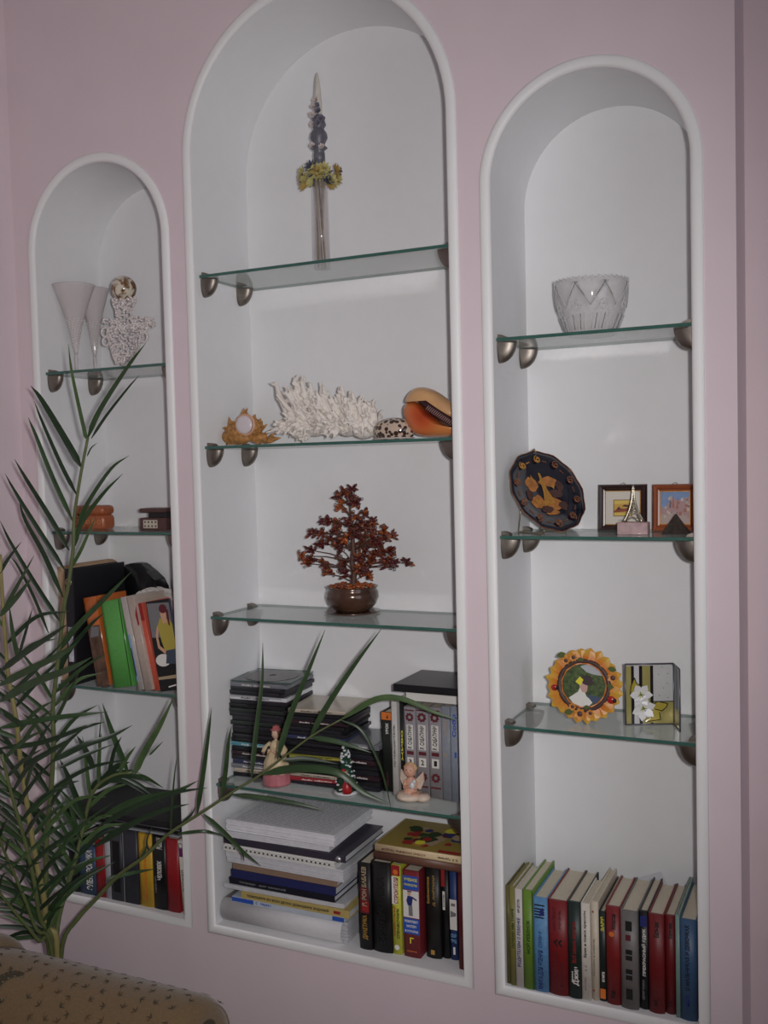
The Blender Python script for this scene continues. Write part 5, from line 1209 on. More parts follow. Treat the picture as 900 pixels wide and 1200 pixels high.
fp([(-14, 24), (-10, 14), (-16, 16)], 0, .0020); fp([(18, 10), (10, 8), (14, 4)], 0, .0021); fp([(-20, -10), (-10, -8), (-14, -18)], 0, .0022)
obj('gilt_medallion', bm, gilt, t, kind='stuff')
st = mat('stand_wire', (176, 160, 130), .25, metal=.9)
bm = B(); bk = -nrm*.012
pts_top = Mp @ Vector((-.0, Rr+.002, .004))
for s in (-1, 1):
    foot = Vector((0, 0, .0013))+ux*(.026*s)+Vector((nrm.x, nrm.y, 0))*.030
    tube(bm, [foot+Vector((0, 0, .008)), foot, foot-Vector((nrm.x, nrm.y, 0))*.085, Vector((0, 0, .0013))+ux*(.026*s)-Vector((nrm.x, nrm.y, 0))*.045+Vector((0, 0, .045)), Mp @ Vector((.010*s, Rr*.9, -.008)), ], .0012, 6)
tube(bm, [Mp @ Vector((.010, Rr*.9, -.008)), Mp @ Vector((0, Rr+.004, -.004)), Mp @ Vector((-.010, Rr*.9, -.008))], .0012, 6)
tube(bm, [Mp @ Vector((0, Rr+.004, -.004)), Mp @ Vector((0, Rr+.0035, .012)), Mp @ Vector((0, Rr-.004, .0125))], .0014, 6)
obj('stand', bm, st, t)
# framed pictures
def frame(label, x0, x1, ytop, ybot, y, fm, wfr, inner, group='small framed pictures'):
    """x in the 695..825 zoom; builds frame, liner, mat and picture"""
    cv = lambda px, py: AY(695+px/6.923, 560+py/6.923, y)
    a, b = cv(x0, ybot), cv(x1, ybot); W = b.x-a.x; H_ = cv((x0+x1)/2, ytop).z-ZR2
    t = thing('picture_frame', label, 'picture frame', (a.x, y, ZR2+.0003), (math.radians(-4), 0, 0), group)
    bm = B(); 
    steps = [(0, 0, .010), (0, wfr*.15, .014), (wfr*.15, wfr*.6, .012), (wfr*.6, wfr, .009)]
    P = [(0, .0), (0, -.006), (wfr*.2, -.010), (wfr*.55, -.008), (wfr*.7, -.005), (wfr, -.004), (wfr, .0)]
    rings = [[bm.verts.new(v) for v in ((o_, yy, o_), (W-o_, yy, o_), (W-o_, yy, H_-o_), (o_, yy, H_-o_))] for o_, yy in P]
    for k in range(len(P)):
        A_, B_ = rings[k], rings[(k+1) % len(P)]
        for i in range(4): bm.faces.new((A_[i], A_[(i+1) % 4], B_[(i+1) % 4], B_[i]))
    obj('moulding', bm, fm, t)
    bm = B(); box(bm, (wfr*.5, -.0018, wfr*.5), (W-wfr*.5, -.0008, H_-wfr*.5)); obj('backing', bm, mat('frame_backing', (120, 96, 70), .8), t)
    bm = B(); o_ = wfr
    for (u0, v0, u1, v1) in ((o_-.001, o_-.001, W-o_+.001, o_+.0004), (o_-.001, H_-o_-.0004, W-o_+.001, H_-o_+.001), (o_-.001, o_, o_+.0004, H_-o_), (W-o_-.0004, o_, W-o_+.001, H_-o_)): box(bm, (u0, -.0044, v0), (u1, -.0035, v1))
    obj('gilt_liner', bm, gilt[0], t)
    inner(t, W, H_, wfr); 
    bm = B(); tube(bm, [(W/2-.004*math.cos(q*PI/6), .0, H_+.003*math.sin(q*PI/6)) for q in range(7)], .0006, 5); obj('hanging_ring', bm, st, t)
    return t
def in1(t, W, H_, w_):
    bm = B(); box(bm, (w_, -.0026, w_), (W-w_, -.0019, H_-w_)); obj('mount', bm, mat('mount_ivory', (214, 208, 196), .8), t)
    bm = B(); a, b, c, d = W*.32, W*.68, H_*.33, H_*.66
    box(bm, (a-.0012, -.0040, c-.0012), (b+.0012, -.0028, d+.0012)); obj('inner_frame', bm, mat('inner_frame_bronze', (96, 62, 40), .4), t)
    bm = B(); L_ = lambda pts, mi, k: poly(bm, [(a+(b-a)*p[0], -.0042-.0001*k, c+(d-c)*p[1]) for p in pts], mi)
    L_([(0, 0), (1, 0), (1, 1), (0, 1)], 0, 0); L_([(0, .75), (1, .8), (1, 1), (0, 1)], 1, 1); L_([(0, .3), (.3, .5), (.6, .45), (1, .6), (1, .3), (0, .2)], 2, 2); L_([(.45, .6), (.9, .55), (.95, .68), (.6, .72)], 3, 3); L_([(.1, .35), (.3, .62), (.4, .4)], 3, 4); L_([(0, 0), (1, 0), (1, .15), (0, .2)], 1, 5)
    obj('picture', bm, [mat('pic_gold', (200, 156, 72), .4), mat('pic_yellow', (214, 186, 90), .4), mat('pic_rust', (136, 66, 40), .4), mat('pic_brown', (74, 40, 34), .4)], t, kind='stuff')
    bm = B(); text(bm, 'A. Kuindzhi' if False else 'пейзаж', (W*.40, -.0029, H_*.22), (1, 0, 0), (0, 0, 1), W*.2, H_*.025, INKI['grey']); obj('caption_lettering', bm, INKS, t)
def in2(t, W, H_, w_):
    bm = B(); a, b, c, d = w_, W-w_, w_, H_-w_; r2 = random.Random(2)
    L_ = lambda pts, mi, k: poly(bm, [(a+(b-a)*p[0], -.0022-.00008*k, c+(d-c)*p[1]) for p in pts], mi)
    L_([(0, 0), (1, 0), (1, 1), (0, 1)], 0, 0); L_([(0, .35), (.2, .55), (.4, .8), (.6, .72), (1, .85), (1, 0), (0, 0)], 1, 1); L_([(0, 0), (1, 0), (1, .25), (0, .3)], 2, 2)
    for k in range(34):
        x, z_ = r2.random(), r2.uniform(.2, .8); r_ = r2.uniform(.02, .06); L_([(x-r_, z_-r_*.7), (x+r_, z_-r_), (x+r_*.8, z_+r_*1.4), (x-r_*.6, z_+r_)], r2.choice((1, 2, 3, 4, 5)), 3+k*.2)
    L_([(.40, .5), (.48, .5), (.44, .92)], 4, 12); L_([(.55, .5), (.62, .5), (.585, .85)], 4, 12.5); L_([(.30, .5), (.37, .5), (.335, .8)], 3, 13)
    obj('picture', bm, [mat('pic_sky', (116, 142, 184), .5, noise=.15, nscale=60), mat('pic_mauve', (170, 136, 136), .5), mat('pic_street', (176, 156, 150), .5), mat('pic_slate', (94, 92, 104), .5), mat('pic_brick', (164, 100, 84), .5), mat('pic_pale', (198, 180, 168), .5)], t, kind='stuff')
frame('small dark brown frame with a tiny gold picture in an ivory mount', 50, 440, 55, 410, .150, mat('frame_dark_brown', (50, 34, 32), .3, noise=.15, nscale=60), .0125, in1)
frame('small orange brown wooden frame with a town picture', 487, 850, 52, 408, .150, mat('frame_orange_wood', (146, 76, 44), .3, noise=.15, nscale=60), .0135, in2)
# tower on a pink stone block
ye = AZ(695+318/6.923, 560+462/6.923, ZR2).y
ye = min(max(ye, .03), .11)
cv = lambda px, py, y=ye: AY(695+px/6.923, 560+py/6.923, y)
a, b = cv(195, 465), cv(442, 465); hb2 = cv(318, 362).z-ZR2
t = thing('tower_figurine', 'silver lattice tower figurine on a pink stone block', 'figurine', ((a.x+b.x)/2, ye+.014, ZR2))
bm = B(); box(bm, (-(b.x-a.x)/2, -.014, 0), ((b.x-a.x)/2, .014, hb2), .0015); obj('block', bm, mat('stone_pink', (178, 150, 150), .4, noise=.2, nscale=90), t)
silver = mat('tower_silver', (196, 188, 168), .25, metal=.85)
bm = B(); Ht = cv(312, 62).z-ZR2-hb2; wB = (cv(395, 350).x-cv(248, 350).x)/2
def tw(f_): return wB*((1-f_)**2.4)*.96+.0011
for s1 in (-1, 1):
    for s2 in (-1, 1):
        tube(bm, [(s1*tw(f_), s2*tw(f_)*.5, hb2+Ht*f_) for f_ in [k/14 for k in range(15)]], [.0022*(1-.6*k/14) for k in range(15)], 5)
for k in range(3, 14):
    f0, f1 = k/14, (k+1)/14
    for s2 in (-1, 1):
        tube(bm, [(-tw(f0), s2*tw(f0)*.5, hb2+Ht*f0), (tw(f1), s2*tw(f1)*.5, hb2+Ht*f1)], .0006, 4); tube(bm, [(tw(f0), s2*tw(f0)*.5, hb2+Ht*f0), (-tw(f1), s2*tw(f1)*.5, hb2+Ht*f1)], .0006, 4)
for f_, e_ in ((.22, .0015), (.42, .0012), (.88, .0012)): box(bm, (-tw(f_)-e_, -tw(f_)*.5-e_, hb2+Ht*f_), (tw(f_)+e_, tw(f_)*.5+e_, hb2+Ht*f_+.002))
tube(bm, [(0, 0, hb2+Ht*.9), (0, 0, hb2+Ht)], .0009, 5)
tube(bm, [(-tw(.02)*.75, -tw(.05)*.5, hb2+.001), (-tw(.1)*.5, -tw(.1)*.5, hb2+Ht*.10), (0, -tw(.12)*.5, hb2+Ht*.14), (tw(.1)*.5, -tw(.1)*.5, hb2+Ht*.10), (tw(.02)*.75, -tw(.05)*.5, hb2+.001)], .0012, 5)
obj('tower', bm, silver, t)
# little pyramid
yy = min(max(AZ(695+655/6.923, 560+458/6.923, ZR2).y, .03), .11)
a, b = cv(552, 458, yy), cv(770, 458, yy); hp_ = cv(658, 290, yy).z-ZR2; W = (b.x-a.x)
t = thing('pyramid_figurine', 'small dark mottled stone pyramid', 'figurine', ((a.x+b.x)/2, yy+W*.42, ZR2))
bm = B(); ps = [bm.verts.new(v) for v in ((-W/2, -W*.42, .0003), (W/2, -W*.42, .0003), (W/2, W*.42, .0003), (-W/2, W*.42, .0003))]; ap_ = bm.verts.new((0, 0, hp_))
for i in range(4): bm.faces.new((ps[i], ps[(i+1) % 4], ap_))
bm.faces.new(ps[::-1]); bmesh.ops.bevel(bm, geom=bm.edges[:], offset=.0008, segments=1, affect='EDGES')
obj('body', bm, mat('stone_dark_mottled', (58, 50, 44), .35, noise=.6, nscale=220), t)

# ------------------------------------------------------------------ right niche, shelf 3: sunflower frame
def qn(px, py, y): return AY(630+px/4.7368, 750+py/4.7368, y)
yn = AZ(630+245/4.7368, 750+472/4.7368, ZR3).y; yn = min(max(yn, .03), .12)
c = qn(245, 262, yn); b0 = qn(245, 472, yn); tilt = math.radians(-8)
t = thing('sunflower_photo_frame', 'sunflower shaped photo frame with ladybirds and a portrait in a hat', 'photo frame', (c.x, yn+.012, ZR3))
sc_ = (qn(476, 262, yn)-qn(22, 262, yn)).length/454*1.0
cz = (qn(245, 262, yn).z-ZR3)
MT = Matrix.Translation((0, 0, 0)) @ Matrix.Rotation(tilt, 4, 'X')
F5 = lambda px, py, d=0.0: MT @ Vector(((px-248)*sc_, -d, cz+(262-py)*sc_))
rnd = random.Random(12)
M = bpy.data.materials.new('sunflower_petal'); M.use_nodes = True; nt = M.node_tree; b_ = nt.nodes['Principled BSDF']; b_.inputs['Roughness'].default_value = .4
tc = nt.nodes.new('ShaderNodeTexCoord'); ds = nt.nodes.new('ShaderNodeVectorMath'); ds.operation = 'DISTANCE'; ds.inputs[1].default_value = F5(248, 262); ml = nt.nodes.new('ShaderNodeMath'); ml.operation = 'MULTIPLY_ADD'; ml.inputs[1].default_value = 1/(110*sc_); ml.inputs[2].default_value = -1.1
nz = nt.nodes.new('ShaderNodeTexNoise'); nz.inputs['Scale'].default_value = 45; ad = nt.nodes.new('ShaderNodeMath'); ad.operation = 'MULTIPLY_ADD'; ad.inputs[1].default_value = 1.1
sb = nt.nodes.new('ShaderNodeMath'); sb.operation = 'SUBTRACT'; sb.inputs[1].default_value = .55
rp = nt.nodes.new('ShaderNodeValToRGB'); rp.color_ramp.elements[0].color = lin((206, 116, 44)); rp.color_ramp.elements[0].position = .2; rp.color_ramp.elements[1].color = lin((208, 170, 62)); rp.color_ramp.elements[1].position = .9
nt.links.new(tc.outputs['Object'], ds.inputs[0]); nt.links.new(ds.outputs['Value'], ml.inputs[0]); nt.links.new(tc.outputs['Object'], nz.inputs[0]); nt.links.new(nz.outputs[0], ad.inputs[0]); nt.links.new(ml.outputs[0], ad.inputs[2]); nt.links.new(ad.outputs[0], sb.inputs[0]); nt.links.new(sb.outputs[0], rp.inputs[0]); nt.links.new(rp.outputs[0], b_.inputs['Base Color'])
for k in range(24):
    a = 2*PI*k/24+.1; ro, wd = rnd.uniform(205, 222), rnd.uniform(30, 38); ca, sa = math.cos(a), math.sin(a)
    P_ = lambda r_, w2: (248+r_*ca-w2*sa, 262-(r_*sa+w2*ca)*.97)
    bm = B(); d = .004+.0025*(k % 2)
    outl = [(118, -wd*.9), (165, -wd), (195, -wd*.75), (ro, -4), (ro, 4), (195, wd*.75), (165, wd), (118, wd*.9)]
    A_ = [bm.verts.new(F5(*P_(r_, w2), d)) for r_, w2 in outl]; Bk = [bm.verts.new(F5(*P_(r_, w2), d-.003)) for r_, w2 in outl]
    m1 = [bm.verts.new(F5(*P_(r_, 0), d+.0022)) for r_ in (120, 165, 195)]
    bm.faces.new((A_[0], A_[1], m1[1], m1[0])); bm.faces.new((A_[1], A_[2], m1[2], m1[1])); bm.faces.new((A_[2], A_[3], A_[4], A_[5], m1[2])); bm.faces.new((A_[5], A_[6], m1[1], m1[2])); bm.faces.new((A_[6], A_[7], m1[0], m1[1]))
    for i in range(7): bm.faces.new((A_[i+1], A_[i], Bk[i], Bk[i+1]))
    bm.faces.new(Bk); obj('petal', bm, M, t)
bm = B(); ring = [(150, .0045), (150, .008), (140, .0095), (128, .009), (124, .006)]
rings = [[bm.verts.new(F5(248+r_*math.cos(2*PI*i/48), 262-r_*.97*math.sin(2*PI*i/48), d)) for i in range(48)] for r_, d in ring]
for k in range(len(rings)-1):
    for i in range(48): bm.faces.new((rings[k][i], rings[k][(i+1) % 48], rings[k+1][(i+1) % 48], rings[k+1][i])).smooth = True
obj('photo_ring', bm, mat('ring_dark_brown', (74, 54, 46), .5, noise=.2, nscale=150), t)
bm = B(); el2 = lambda cx, cy, rx, ry, d, n=20: [F5(cx+rx*math.cos(2*PI*i/n), cy-ry*math.sin(2*PI*i/n), d) for i in range(n)]
phm = [mat('photo_foliage', (72, 88, 50), .4, noise=.6, nscale=170), mat('photo_sky', (176, 180, 184), .4, noise=.08, nscale=80), ink['white'], mat('photo_skin', (196, 158, 146), .5), mat('photo_hat', (58, 44, 46), .5), mat('photo_blue', (62, 78, 104), .5), ink['yellow']]
poly(bm, el2(248, 262, 127, 123, .0050, 40), 0)
pp = lambda pts, mi, d: poly(bm, [F5(x, y, d) for x, y in pts], mi)
pp([(225, 160), (262, 146), (320, 165), (350, 205), (300, 200), (262, 190)], 1, .0052)
pp([(165, 335), (215, 300), (232, 262), (250, 290), (262, 320), (300, 350), (280, 372), (235, 380), (190, 365)], 2, .0054)
pp([(262, 310), (330, 320), (352, 332), (318, 360), (295, 352)], 5, .0055)
pp([(222, 250), (258, 248), (268, 285), (262, 300), (240, 300), (225, 275)], 3, .0056); poly(bm, el2(250, 270, 19, 26, .0057), 3)
pp([(240, 215), (262, 205), (285, 210), (298, 240), (240, 250)], 4, .0058); poly(bm, el2(272, 248, 32, 13, .0059), 4)
pp([(200, 245), (225, 215), (245, 232), (230, 265)], 6, .0060)
obj('portrait_photo', bm, phm, t, kind='stuff')
for (x, y, r_, nm) in ((85, 285, 20, 'ladybird'), (402, 330, 24, 'ladybird')):
    bm = B(); p = F5(x, y, .009); ball(bm, p, r_*sc_, sc=(1, .5, .9)); obj(nm, bm, mat('ladybird_red', (170, 36, 32), .2, coat=.5), t)
    bm = B(); q = F5(x+r_*.75, y+r_*.1, .010); ball(bm, q, r_*.5*sc_); obj('ladybird_head', bm, ink['black'], t)
for (x, y, r_) in ((410, 210, 26), (232, 418, 28), (148, 132, 20), (190, 112, 20), (190, 382, 18), (290, 410, 18)):
    bm = B()
    for k in range(7):
        a = 2*PI*k/7; d = MT.to_3x3() @ Vector((math.cos(a), -.25, math.sin(a))); petal(bm, F5(x, y, .0095), d, r_*1.3*sc_, r_*.8*sc_, 0, up=(0, -1, 0), curl=0)
    blob(bm, F5(x, y, .011), r_*.55*sc_, mi=1, sc=(1, .5, 1), sub=2); obj('small_flower', bm, [mat('flower_amber', (206, 138, 60), .5), mat('flower_core', (88, 54, 56), .5)], t)
for (x, y, r_) in ((118, 115, 24), (225, 125, 18), (400, 160, 22), (390, 255, 20), (165, 418, 24), (265, 382, 16)):
    bm = B(); petal(bm, F5(x-r_, y, .009), MT.to_3x3() @ Vector((1, -.1, rnd.uniform(-.5, .5))), r_*2.4*sc_, r_*1.4*sc_, 0, up=(0, -1, 0), curl=0); obj('leaf', bm, mat('frame_leaf_green', (84, 100, 52), .5), t)
bm = B(); prism(bm, [(-.012, 0.0005), (.012, 0.0005), (.008, .055), (-.008, .055)], 'y', .0, .002, M=Matrix.Translation((0, .040, 0)) @ Matrix.Rotation(math.radians(24), 4, 'X')); obj('prop', bm, mat('prop_brown', (110, 90, 70), .7), t)

# stained glass folding card / lantern with lilies
yg = .105
A0 = AZ(630+490/4.7368, 750+472/4.7368, ZR3); A1 = AZ(630+757/4.7368, 750+468/4.7368, ZR3); A2 = AZ(630+800/4.7368, 750+522/4.7368, ZR3)
W = (A1-A0).length; hg = AY(630+490/4.7368, 750+135/4.7368, A0.y).z-ZR3
ang = math.atan2(A1.y-A0.y, A1.x-A0.x)
t = thing('stained_glass_holder', 'stained glass holder with white lilies and leaded panes', 'candle holder', (A0.x, A0.y, ZR3), (0, 0, ang))
lead = mat('lead_came', (112, 112, 122), .35, metal=.6)
def leadbar(bm, a, b, r=.0016): tube(bm, [a, b], r, 6)
Wd = (A2-A1).length; dloc = Matrix.Rotation(-ang, 3, 'Z') @ (A2-A1); dloc = Vector((dloc.x, dloc.y, 0)); dloc.normalize()
dd = .052
dloc = Vector((dloc.x*dd, dloc.y*dd, 0))
bm = B()
for a, b in (((0, 0, 0), (0, 0, hg)), ((W, 0, 0), (W, 0, hg)), ((0, 0, .001), (W, 0, .001)), ((0, 0, hg), (W, 0, hg))): leadbar(bm, a, b)
for a, b in (((W+dloc.x, dloc.y, 0), (W+dloc.x, dloc.y, hg)), ((W, 0, .001), (W+dloc.x, dloc.y, .001)), ((W, 0, hg), (W+dloc.x, dloc.y, hg))): leadbar(bm, a, b)
for v in bm.verts: v.co.z = max(v.co.z, .0002)
obj('lead_frame', bm, lead, t, kind='stuff')
gm = {'w': mat('glass_opal', (200, 200, 200), .12, noise=.04, nscale=30, coat=.5), 'k': mat('glass_black', (28, 28, 34), .1, coat=.5), 'o': mat('glass_olive', (158, 150, 92), .12, noise=.08, nscale=40, coat=.5), 'y': mat('glass_yellow', (176, 160, 64), .12, noise=.15, nscale=60, coat=.5)}
gx = lambda px: W*(px-490)/267; gzz = lambda py: hg*(470-py)/340
def pane(pts, m_, y=-.0006, nm='pane', th=.0012):
    bm = B(); prism(bm, [(gx(a), gzz(b)) for a, b in pts], 'y', y, y+th); obj(nm, bm, gm[m_], t)
for x0, x1, c_ in ((494, 522, 'o'), (522, 538, 'k'), (538, 566, 'w'), (566, 584, 'k'), (584, 628, 'o'), (628, 644, 'k')): pane([(x0, 466), (x1, 466), (x1, 140), (x0, 140)], c_)
pane([(645, 338), (753, 338), (753, 140), (645, 140)], 'w'); pane([(645, 466), (753, 466), (753, 340), (645, 340)], 'o')
pane([(515, 300), (520, 250), (540, 205), (550, 235), (572, 250), (570, 300)], 'y', -.0016); pane([(640, 360), (665, 338), (722, 352), (715, 370), (690, 392), (675, 400), (682, 440), (640, 456), (600, 452), (630, 430), (640, 400)], 'y', -.0016)
bm = B()
for a, b in (((644, 339), (753, 339)), ((515, 300), (520, 250)), ((520, 250), (540, 205)), ((540, 205), (550, 235)), ((550, 235), (572, 250)), ((640, 360), (665, 338)), ((665, 338), (722, 352)), ((722, 352), (715, 370)), ((715, 370), (690, 392)), ((690, 392), (650, 380)), ((675, 400), (682, 440)), ((682, 440), (600, 452)), ((640, 400), (630, 430))):
    tube(bm, [(gx(a[0]), -.0024, gzz(a[1])), (gx(b[0]), -.0024, gzz(b[1]))], .0008, 4)
for (x, y) in ((675, 190), (695, 150), (725, 185), (722, 240), (700, 265), (676, 308), (725, 318)): blob(bm, (gx(x), -.0008, gzz(y)), .0009, sub=1)
obj('painted_lines', bm, ink['black'], t, kind='stuff')
lily = mat('lily_white', (224, 224, 224), .35, noise=.03)
for (cx, cy, rr) in ((572, 298, 62), (585, 375, 66)):
    for k in range(6):
        a = 2*PI*k/6+.35*(cy > 320); L_ = rr*W/267*1.08; bm = B(); d = (math.cos(a), -.15, math.sin(a)); petal(bm, (gx(cx), -.0040-.0004*(k % 2), gzz(cy)), d, L_, L_*.62, 0, up=(0, -1, 0), curl=.12)
        obj('lily_petal', bm, lily, t)
    bm = B()
    for k in range(7): a = 2*PI*k/7; tube(bm, [(gx(cx), -.0055, gzz(cy)), (gx(cx)+.006*math.cos(a), -.0075, gzz(cy)+.006*math.sin(a))], .0007, 4, mi=k % 2)
    blob(bm, (gx(cx), -.0055, gzz(cy)), .0028, sc=(1, .5, 1), sub=1); obj('lily_centre', bm, [mat('lily_green', (96, 120, 60), .5), ink['yellow']], t)
bm = B(); e0 = .003
for f0, f1, m_ in ((.04, .96, 'w'),):
    q0 = Vector((W, 0, 0))+dloc*f0; q1_ = Vector((W, 0, 0))+dloc*f1
    poly(bm, [(q0.x, q0.y, hg*.3), (q1_.x, q1_.y, hg*.3), (q1_.x, q1_.y, hg*.98), (q0.x, q0.y, hg*.98)]); 
obj('side_pane', bm, glass_mat('side_glass', (205, 210, 212), rough=.05, haze=.3, haze_rgb=(150, 152, 158)), t)
bm = B(); poly(bm, [(q0.x, q0.y, hg*.02), (q1_.x, q1_.y, hg*.02), (q1_.x, q1_.y, hg*.3), (q0.x, q0.y, hg*.3)]); obj('side_pane', bm, gm['o'], t)
# ------------------------------------------------------------------ sofa: arm with a rolled top along the wall, back cushion at the left
AR = 0.100; AYC, AZC = -0.405, -0.884
AX0, AX1 = -0.78, AZ(268, 1180, -0.82).x-0.01
sofa = thing('sofa', 'brown patterned sofa with a rolled arm along the wall', 'sofa', (-0.6, -0.9, FLOOR))
SO = Vector((-0.6, -0.9, FLOOR))
fab = mat('sofa_chenille_brown', (110, 88, 58), .95, noise=.12, nscale=260, bump=.5, sheen=.3)
def arm_profile():
    P = []
    for k in range(0, 25):       # over the roll from the wall side to the seat side
        a = PI*1.15 - (PI*1.15+PI*.30)*k/24 if False else math.radians(-35 + 250*k/24)
        P.append((AYC+AR*math.cos(a), AZC+AR*math.sin(a)))
    return P
prof = arm_profile()       # starts at +y side (wall), goes over the top to -y side (room)
prof = [(AYC+AR*.62, FLOOR+.06), (AYC+AR*.66, AZC-.12)] + prof + [(AYC-AR*.72, AZC-.12), (AYC-AR*.72, FLOOR+.06)]
def armpt(x, k_):
    i = min(int(k_), len(prof)-2); f_ = k_-i; y = prof[i][0]*(1-f_)+prof[i+1][0]*f_; z_ = prof[i][1]*(1-f_)+prof[i+1][1]*f_
    return Vector((x, y, z_))-SO
bm = B(); xs = [AX0, -0.7, -0.6, -0.5, -0.4, AX1-.03, AX1-.018, AX1-.008, AX1-.002, AX1]
ins = [0, 0, 0, 0, 0, 0, .003, .009, .017, .028]
rings = []
cy, cz_ = AYC, AZC
for x, i_ in zip(xs, ins):
    ring = []
    for (y, z_) in prof:
        d = Vector((0, y-cy, z_-cz_)); L_ = max(1e-6, d.length); s = max(0, (L_-i_)/L_) if z_ > AZC-.1 else 1 - i_*2
        ring.append(bm.verts.new(Vector((x, cy+d.y*s, cz_+d.z*(s if z_ > AZC-.1 else 1)))-SO))
    rings.append(ring)
for k in range(len(rings)-1):
    for i in range(len(prof)-1): bm.faces.new((rings[k][i], rings[k][i+1], rings[k+1][i+1], rings[k+1][i])).smooth = True
    bm.faces.new((rings[k][-1], rings[k][0], rings[k+1][0], rings[k+1][-1]))
bm.faces.new(rings[-1]); bm.faces.new(rings[0][::-1])
obj('arm', bm, fab, sofa)
# welt on the front of the arm
bm = B(); tube(bm, [Vector((AX1-.010, cy+(AR-.008)*math.cos(a), cz_+(AR-.014)*math.sin(a)))-SO for a in [math.radians(-35+250*k/30) for k in range(31)]], .004, 7); obj('piping', bm, fab, sofa)
# printed sprigs and paisleys on the arm
pr_m = [mat('print_dark_olive', (66, 60, 46), .95), mat('print_brown', (92, 66, 44), .95), mat('print_grey_green', (112, 112, 88), .95)]
def on_arm(u, v, off=.0012):   # u metres along x from the right end, v metres around from the top ridge towards the room
    a = PI/2 + v/AR
    if a < math.radians(215): return Vector((AX1-u, AYC+(AR+off)*math.cos(a), AZC+(AR+off)*math.sin(a)))-SO
    v2 = v-(math.radians(215)-PI/2)*AR; return Vector((AX1-u, AYC-AR*.80-off, AZC-AR*.55-v2))-SO
bm = B(); rnd = random.Random(41)
def dash(u, v, ang, L_, wd, mi):
    c, s = math.cos(ang), math.sin(ang); pts = [(-L_/2, -wd*.3), (0, -wd/2), (L_/2, 0), (0, wd/2), (-L_/2, wd*.3)]
    poly(bm, [on_arm(u+c*a-s*b, v+s*a+c*b) for a, b in pts], mi)
r_ = 0
for j in range(-4, 9):
    for i in range(16):
        u = .025+i*.034+(.017 if j % 2 else 0); v = j*.024
        if (.33 < u < .41 and v > .03 and v < .12): continue
        if u > .60: continue
        a0 = rnd.uniform(0, 2*PI); u += rnd.uniform(-.006, .006); v += rnd.uniform(-.004, .004)
        for q, da in enumerate((0, .9, -.9)): dash(u+.0048*math.cos(a0+da), v+.0048*math.sin(a0+da), a0+da, .0115, .0027, rnd.choice((0, 0, 1)))
obj('printed_sprigs', bm, pr_m, sofa, kind='stuff')
def cap(a, b, off=0): return Vector((AX1+.0008+off*.3, AYC+.012+a, AZC+.062-b))-SO
def paisley(u0, v0, sc_, flip, on_arm=on_arm):
    bm = B(); 
    def P(t_, w2):  # spine of the drop
        r = .034*(1-t_*.75); a = -1.9+4.6*t_
        return u0+flip*sc_*(r*math.cos(a)), v0+sc_*(r*math.sin(a)-.02*(1-t_)*0)
    N = 22
    for k in range(N):
        t0, t1 = k/N, (k+1)/N; w0, w1 = .010*math.sin(PI*min(1, t0*1.0+.12)), .010*math.sin(PI*min(1, t1+.12)*.98)
        a, b = P(t0, 0), P(t1, 0); dx, dy = b[0]-a[0], b[1]-a[1]; L_ = math.hypot(dx, dy); nx, ny = -dy/L_, dx/L_
        poly(bm, [on_arm(a[0]+nx*w0*sc_, a[1]+ny*w0*sc_), on_arm(b[0]+nx*w1*sc_, b[1]+ny*w1*sc_), on_arm(b[0]-nx*w1*sc_, b[1]-ny*w1*sc_), on_arm(a[0]-nx*w0*sc_, a[1]-ny*w0*sc_)], 0)
        if k % 2 == 0: c = on_arm(a[0]+nx*w0*sc_*.8, a[1]+ny*w0*sc_*.8, .0016); blob(bm, c, .0022, mi=2, sc=(1, 1, .6), sub=1); c = on_arm(a[0], a[1], .0016); blob(bm, c, .0016, mi=1, sub=1)
    obj('printed_paisley', bm, pr_m, sofa, kind='stuff')
paisley(0, .03, .9, 1, cap); paisley(.365, .07, 1.1, 1)
# back cushion / backrest to the left, seat, base and feet
bm = B(); box(bm, Vector((-1.015, -1.75, FLOOR+.06))-SO, Vector((-.715, -.305, AZC+.105))-SO, .065, seg=5); obj('backrest', bm, fab, sofa, smooth=True)
bm = B(); box(bm, Vector((-.78, -1.62, FLOOR+.28))-SO, Vector((AX1+.03, -.49, FLOOR+.44))-SO, .045, seg=4); obj('seat_cushion', bm, fab, sofa, smooth=True)
bm = B(); box(bm, Vector((-.78, -1.70, FLOOR+.06))-SO, Vector((AX1-.01, -.49, FLOOR+.279))-SO, .012); obj('base', bm, fab, sofa)
for (x, y) in ((-.95, -.40), (-.95, -1.66), (AX1-.06, -.42), (AX1-.06, -1.62)):
    bm = B(); lathe(bm, [(.018, 0), (.026, .06)], 14, M=Matrix.Translation((x+.6, y+.9, 0))); obj('foot', bm, mat('foot_wood_dark', (70, 46, 32), .4), sofa)

# ------------------------------------------------------------------ palm in a pot between the sofa and the wall
PY = -0.215
pbase = AY(62, 1108, PY)
palm = thing('potted_palm', 'potted palm with long narrow green leaflets in front of the left niche', 'plant', (pbase.x, PY, FLOOR))
PO = Vector((pbase.x, PY, FLOOR))
bm = B(); lathe(bm, [(.075, .0), (.085, .01), (.108, .22), (.118, .225), (.118, .25), (.108, .25), (.10, .225)], 36, cap1=False); lathe(bm, [(.0005, .222), (.103, .222)], 36, cap0=False, cap1=False)
obj('pot', bm, mat('pot_terracotta', (150, 92, 66), .7, noise=.1, nscale=30), palm)
bm = B(); rnd = random.Random(3)
lathe(bm, [(.0005, .236), (.05, .235), (.1035, .226)], 30, cap0=False, cap1=False, wob=lambda a, z_: 1); obj('soil', bm, mat('soil_dark', (60, 46, 36), .95, noise=.4, nscale=80, bump=1), palm)
def leafmat(name, rgb):
    M = mat(name, rgb, .38, noise=.22, nscale=35, spec=.45); return M
